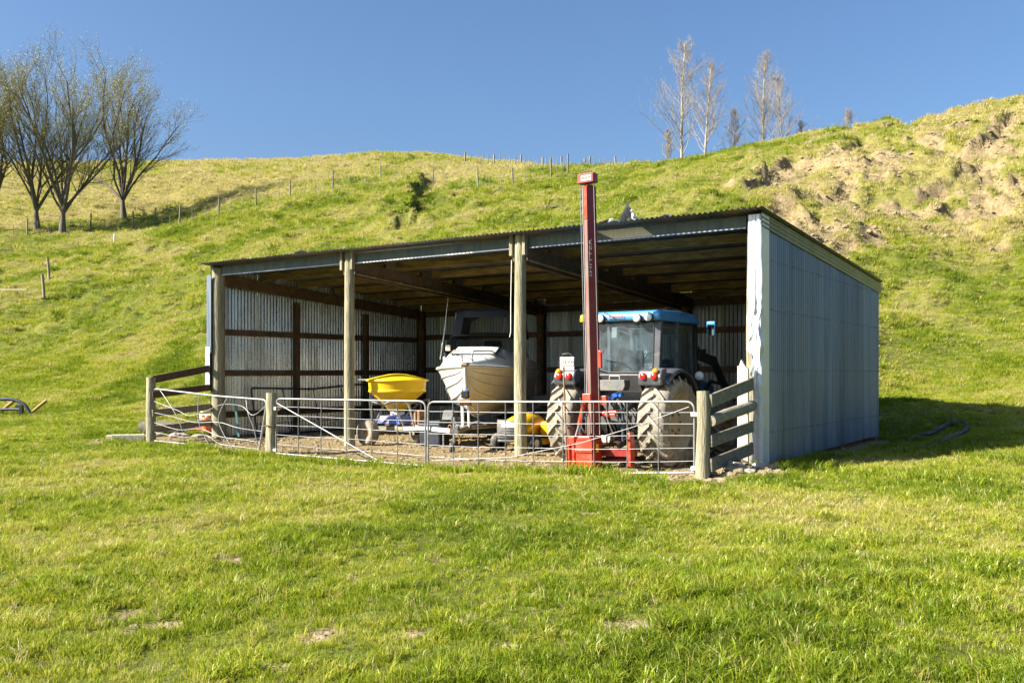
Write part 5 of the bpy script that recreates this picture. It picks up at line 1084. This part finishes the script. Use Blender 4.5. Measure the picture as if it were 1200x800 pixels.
# black tube implement lying in the grass
p = at_ground(20, 489); im = thing('implement_frame', 'black tubular implement frame lying in the grass by two new boards', 'frame', p)
part('top_tube', MB().tube(fillet([(-1.9, .05, .55), (-.15, .0, .58), (.30, -.05, .42), (.55, -.1, .0)], .25), .06, 8), M['darksteel'], im)
part('lower_tube', MB().tube([(-1.9, .1, .20), (-.2, .05, .22), (.22, 0, .22)], .05, 8), M['darksteel'], im)
part('bracket', MB().box((.15, .0, .2), (.14, .12, .40)).box((.02, .08, .34), (.2, .16, .10)), M['black'], im, .02)
for k, dx in enumerate((.38, -.75)):
    q = p + Vector((dx + .1, .35, 0)); o = part('plank', MB().beam((-.20, 0, .05), (.26, .25, .52), .14, .05, (1, 0, 0)), M['orangebrown'], None, .006); o.location = q; tag(o, ('new orange plank propped past the bent end of the black frame', 'new orange plank propped behind the straight tubes of the black frame')[k], 'plank')
# two pale beams by the gate post
q = Vector((P1.x - .62, P1.y + .05, 0)); q.z = Hh(q.x, q.y)
for k, (dx, dy, L, rz, lab) in enumerate(((.12, -.08, .70, .20, 'pale sawn beam on the ground against the round gate post'), (.02, .16, .95, .12, 'pale sawn beam lying behind another beam at the round gate post'))):
    o = part('sawn_timber', MB().box((0, 0, .09), (L, .16, .18 if k == 0 else .12)), M['paleboard'], None, .01); o.location = q + Vector((dx, dy, 0)); o.rotation_euler = (0, 0, rz); tag(o, lab, 'beam')
o = part('prop_stick', MB().beam((-.28, 0, 0), (.10, .05, .78), .08, .05), M['oldboard'], None, .006); o.location = ground((P1.x - .12, P1.y + .35)); tag(o, 'grey board leaning against the outside of the round gate post', 'board')
# pallets, drum and rubble beside the shed
pz = S(-1.0, 1.3); pz.z = Hh(pz.x, pz.y)
for k in range(4):
    pal = thing('pallet', ('pale timber pallet at the bottom of the stack beside the shed', 'pale timber pallet second up in the stack beside the shed', 'pale timber pallet third up in the stack beside the shed', 'pale timber pallet on top of the stack beside the shed')[k], 'pallet', pz + Vector((.02 * k, .03 * (k % 2), .45 + k * .19)) if k > 1 else pz + Vector((0, 0, k * .19)), RZ + .05 * k, 'pallets stacked beside the shed')
    for x in (-.5, 0, .5): part('bearer', MB().box((x, 0, .06), (.09, 1.0, .10)), M['paleboard'], pal, .005)
    for j in range(6): part('slat', MB().box((0, -.44 + j * .176, .125), (1.15, .11, .022)), M['paleboard'], pal, .003)
    if k > 1: pal.location.z = pz.z + k * .165
    else: pal.location.z = pz.z + k * .165
dm = part('drum', MB().lathe([(.001, .0), (.16, 0), (.17, .03), (.17, .16), (.16, .18), (.17, .20), (.17, .36), (.15, .40), (.05, .41), (.001, .41)], 20), mat('orange_red_plastic', (.62, .09, .02), (.72, .14, .03), 5, .4)); dm.location = ground(S(-.75, .45)) + Vector((0, 0, .0)); tag(dm, 'small orange-red plastic drum beside the stacked pallets', 'drum'); dm.scale = (.8, .8, 1.1)
part('drum_lid', MB().lathe([(.05, .41), (.05, .44), (.001, .44)], 10), M['white'], dm)
o = part('log', MB().tube([(-.55, 0, .17), (0, .02, .18), (.55, 0, .15)], [.16, .17, .15], 12), M['bark']); o.location = ground(S(-.95, -.75)); o.rotation_euler = (0, 0, -.2); tag(o, 'dark cut log lying behind the rails at the bent gate', 'log')
o = part('log', MB().tube([(-.45, 0, .13), (.45, 0, .14)], [.13, .14], 12), M['orangebrown']); o.location = ground(S(-1.3, .25)) + Vector((0, 0, .02)); o.rotation_euler = (0, 0, .15); tag(o, 'brown cut log near the pallets, sawn end showing', 'log')
for k, (u, v, s) in enumerate(((-.35, -.55, .20), (-.15, -.95, .16), (-.55, -1.1, .13), (-.05, -.35, .15), (14.05, -1.25, .19), (14.28, -.85, .15), (13.72, -1.75, .16), (14.3, -1.45, .12))):
    o = link('rubble_lump', clod_mesh(100 + k), M['concrete']); o.scale = (s, s * .8, s * .7); o.location = ground(S(u, v)) + Vector((0, 0, .03)); o.rotation_euler = (0, 0, k * 1.3)
    tag(o, ('largest pale rubble lump beside the cut log at the shed corner', 'pale rubble lump just inside the bent gate near the cut log', 'smallest pale rubble lump near the cut log by the bent gate', 'pale rubble lump against the corner pole of the shed', 'largest pale rubble lump at the foot of the weathered railing', 'pale rubble lump against the end wall by the pointed post', 'pale rubble lump against the round post of the weathered railing', 'smallest pale rubble lump out in the grass by the weathered railing')[k], 'rubble', 'pale rubble lumps round the shed')
o = link('stone', clod_mesh(140), M['concrete']); o.scale = (.22, .1, .06); o.location = at_ground(1146, 597); tag(o, 'flat pale stone alone in the sunlit grass past the shed shadow', 'stone')
# gate leaning on the inside of the side wall
lg = thing('spare_gate', 'dark steel gate leaning on the inside of the corrugated wall', 'gate', S(.55, 1.0, -.05), RZ + R(90))
part('frame', MB().tube(fillet([(0, 0, .02), (.02, .28, 1.22), (2.2, .30, 1.16), (4.3, .28, 1.28), (4.3, 0, .02)], .12), .024, 7), M['darksteel'], lg); part('bottom_rail', MB().tube([(0, 0, .02), (4.3, 0, .02)], .022, 7), M['darksteel'], lg)
for t in (.25, .5, .75): part('bar', MB().tube([(.02, .28 * t, 1.2 * t), (4.28, .28 * t, 1.22 * t)], .009, 5), M['darksteel'], lg)
for x in (1.1, 2.2, 3.3): part('stay', MB().tube([(x, 0, .02), (x, .28, 1.17)], .014, 6), M['darksteel'], lg)
o = part('fence_standard', MB().beam((0, 0, 0), (-.12, .05, .95), .05, .05, (0, 1, 0)), mat('teal_paint', (.06, .18, .18), (.10, .25, .24), 6, .6)); o.location = S(.62, .35, -.03); tag(o, 'teal steel standard leaning on the corner pole inside the shed', 'standard')
# black plastic pipe looped in the shade beyond the end wall
lp = [(1062, 521), (1075, 517), (1093, 511), (1110, 503), (1124, 498), (1133, 503), (1131, 509), (1118, 515), (1102, 523), (1082, 528), (1058, 532)]
pts = []
for x, y in lp: q = surf(x, y, 16); pts.append(q + Vector((0, 0, .07)))
b0 = pts[0].copy(); sm = []
pts = [q - b0 for q in pts]
for i in range(len(pts) - 1):
    p0, p1, p2, p3 = pts[max(i - 1, 0)], pts[i], pts[i + 1], pts[min(i + 2, len(pts) - 1)]
    for k in range(4): t = k / 4; sm.append(.5 * ((2 * p1) + (p2 - p0) * t + (2 * p0 - 5 * p1 + 4 * p2 - p3) * t * t + (3 * p1 - p0 - 3 * p2 + p3) * t ** 3))
o = part('water_pipe', MB().tube(sm + [pts[-1]], .05, 8), M['rubberblack']); o.location = b0; tag(o, 'black plastic pipe looped on the shaded grass beside the end wall', 'pipe')
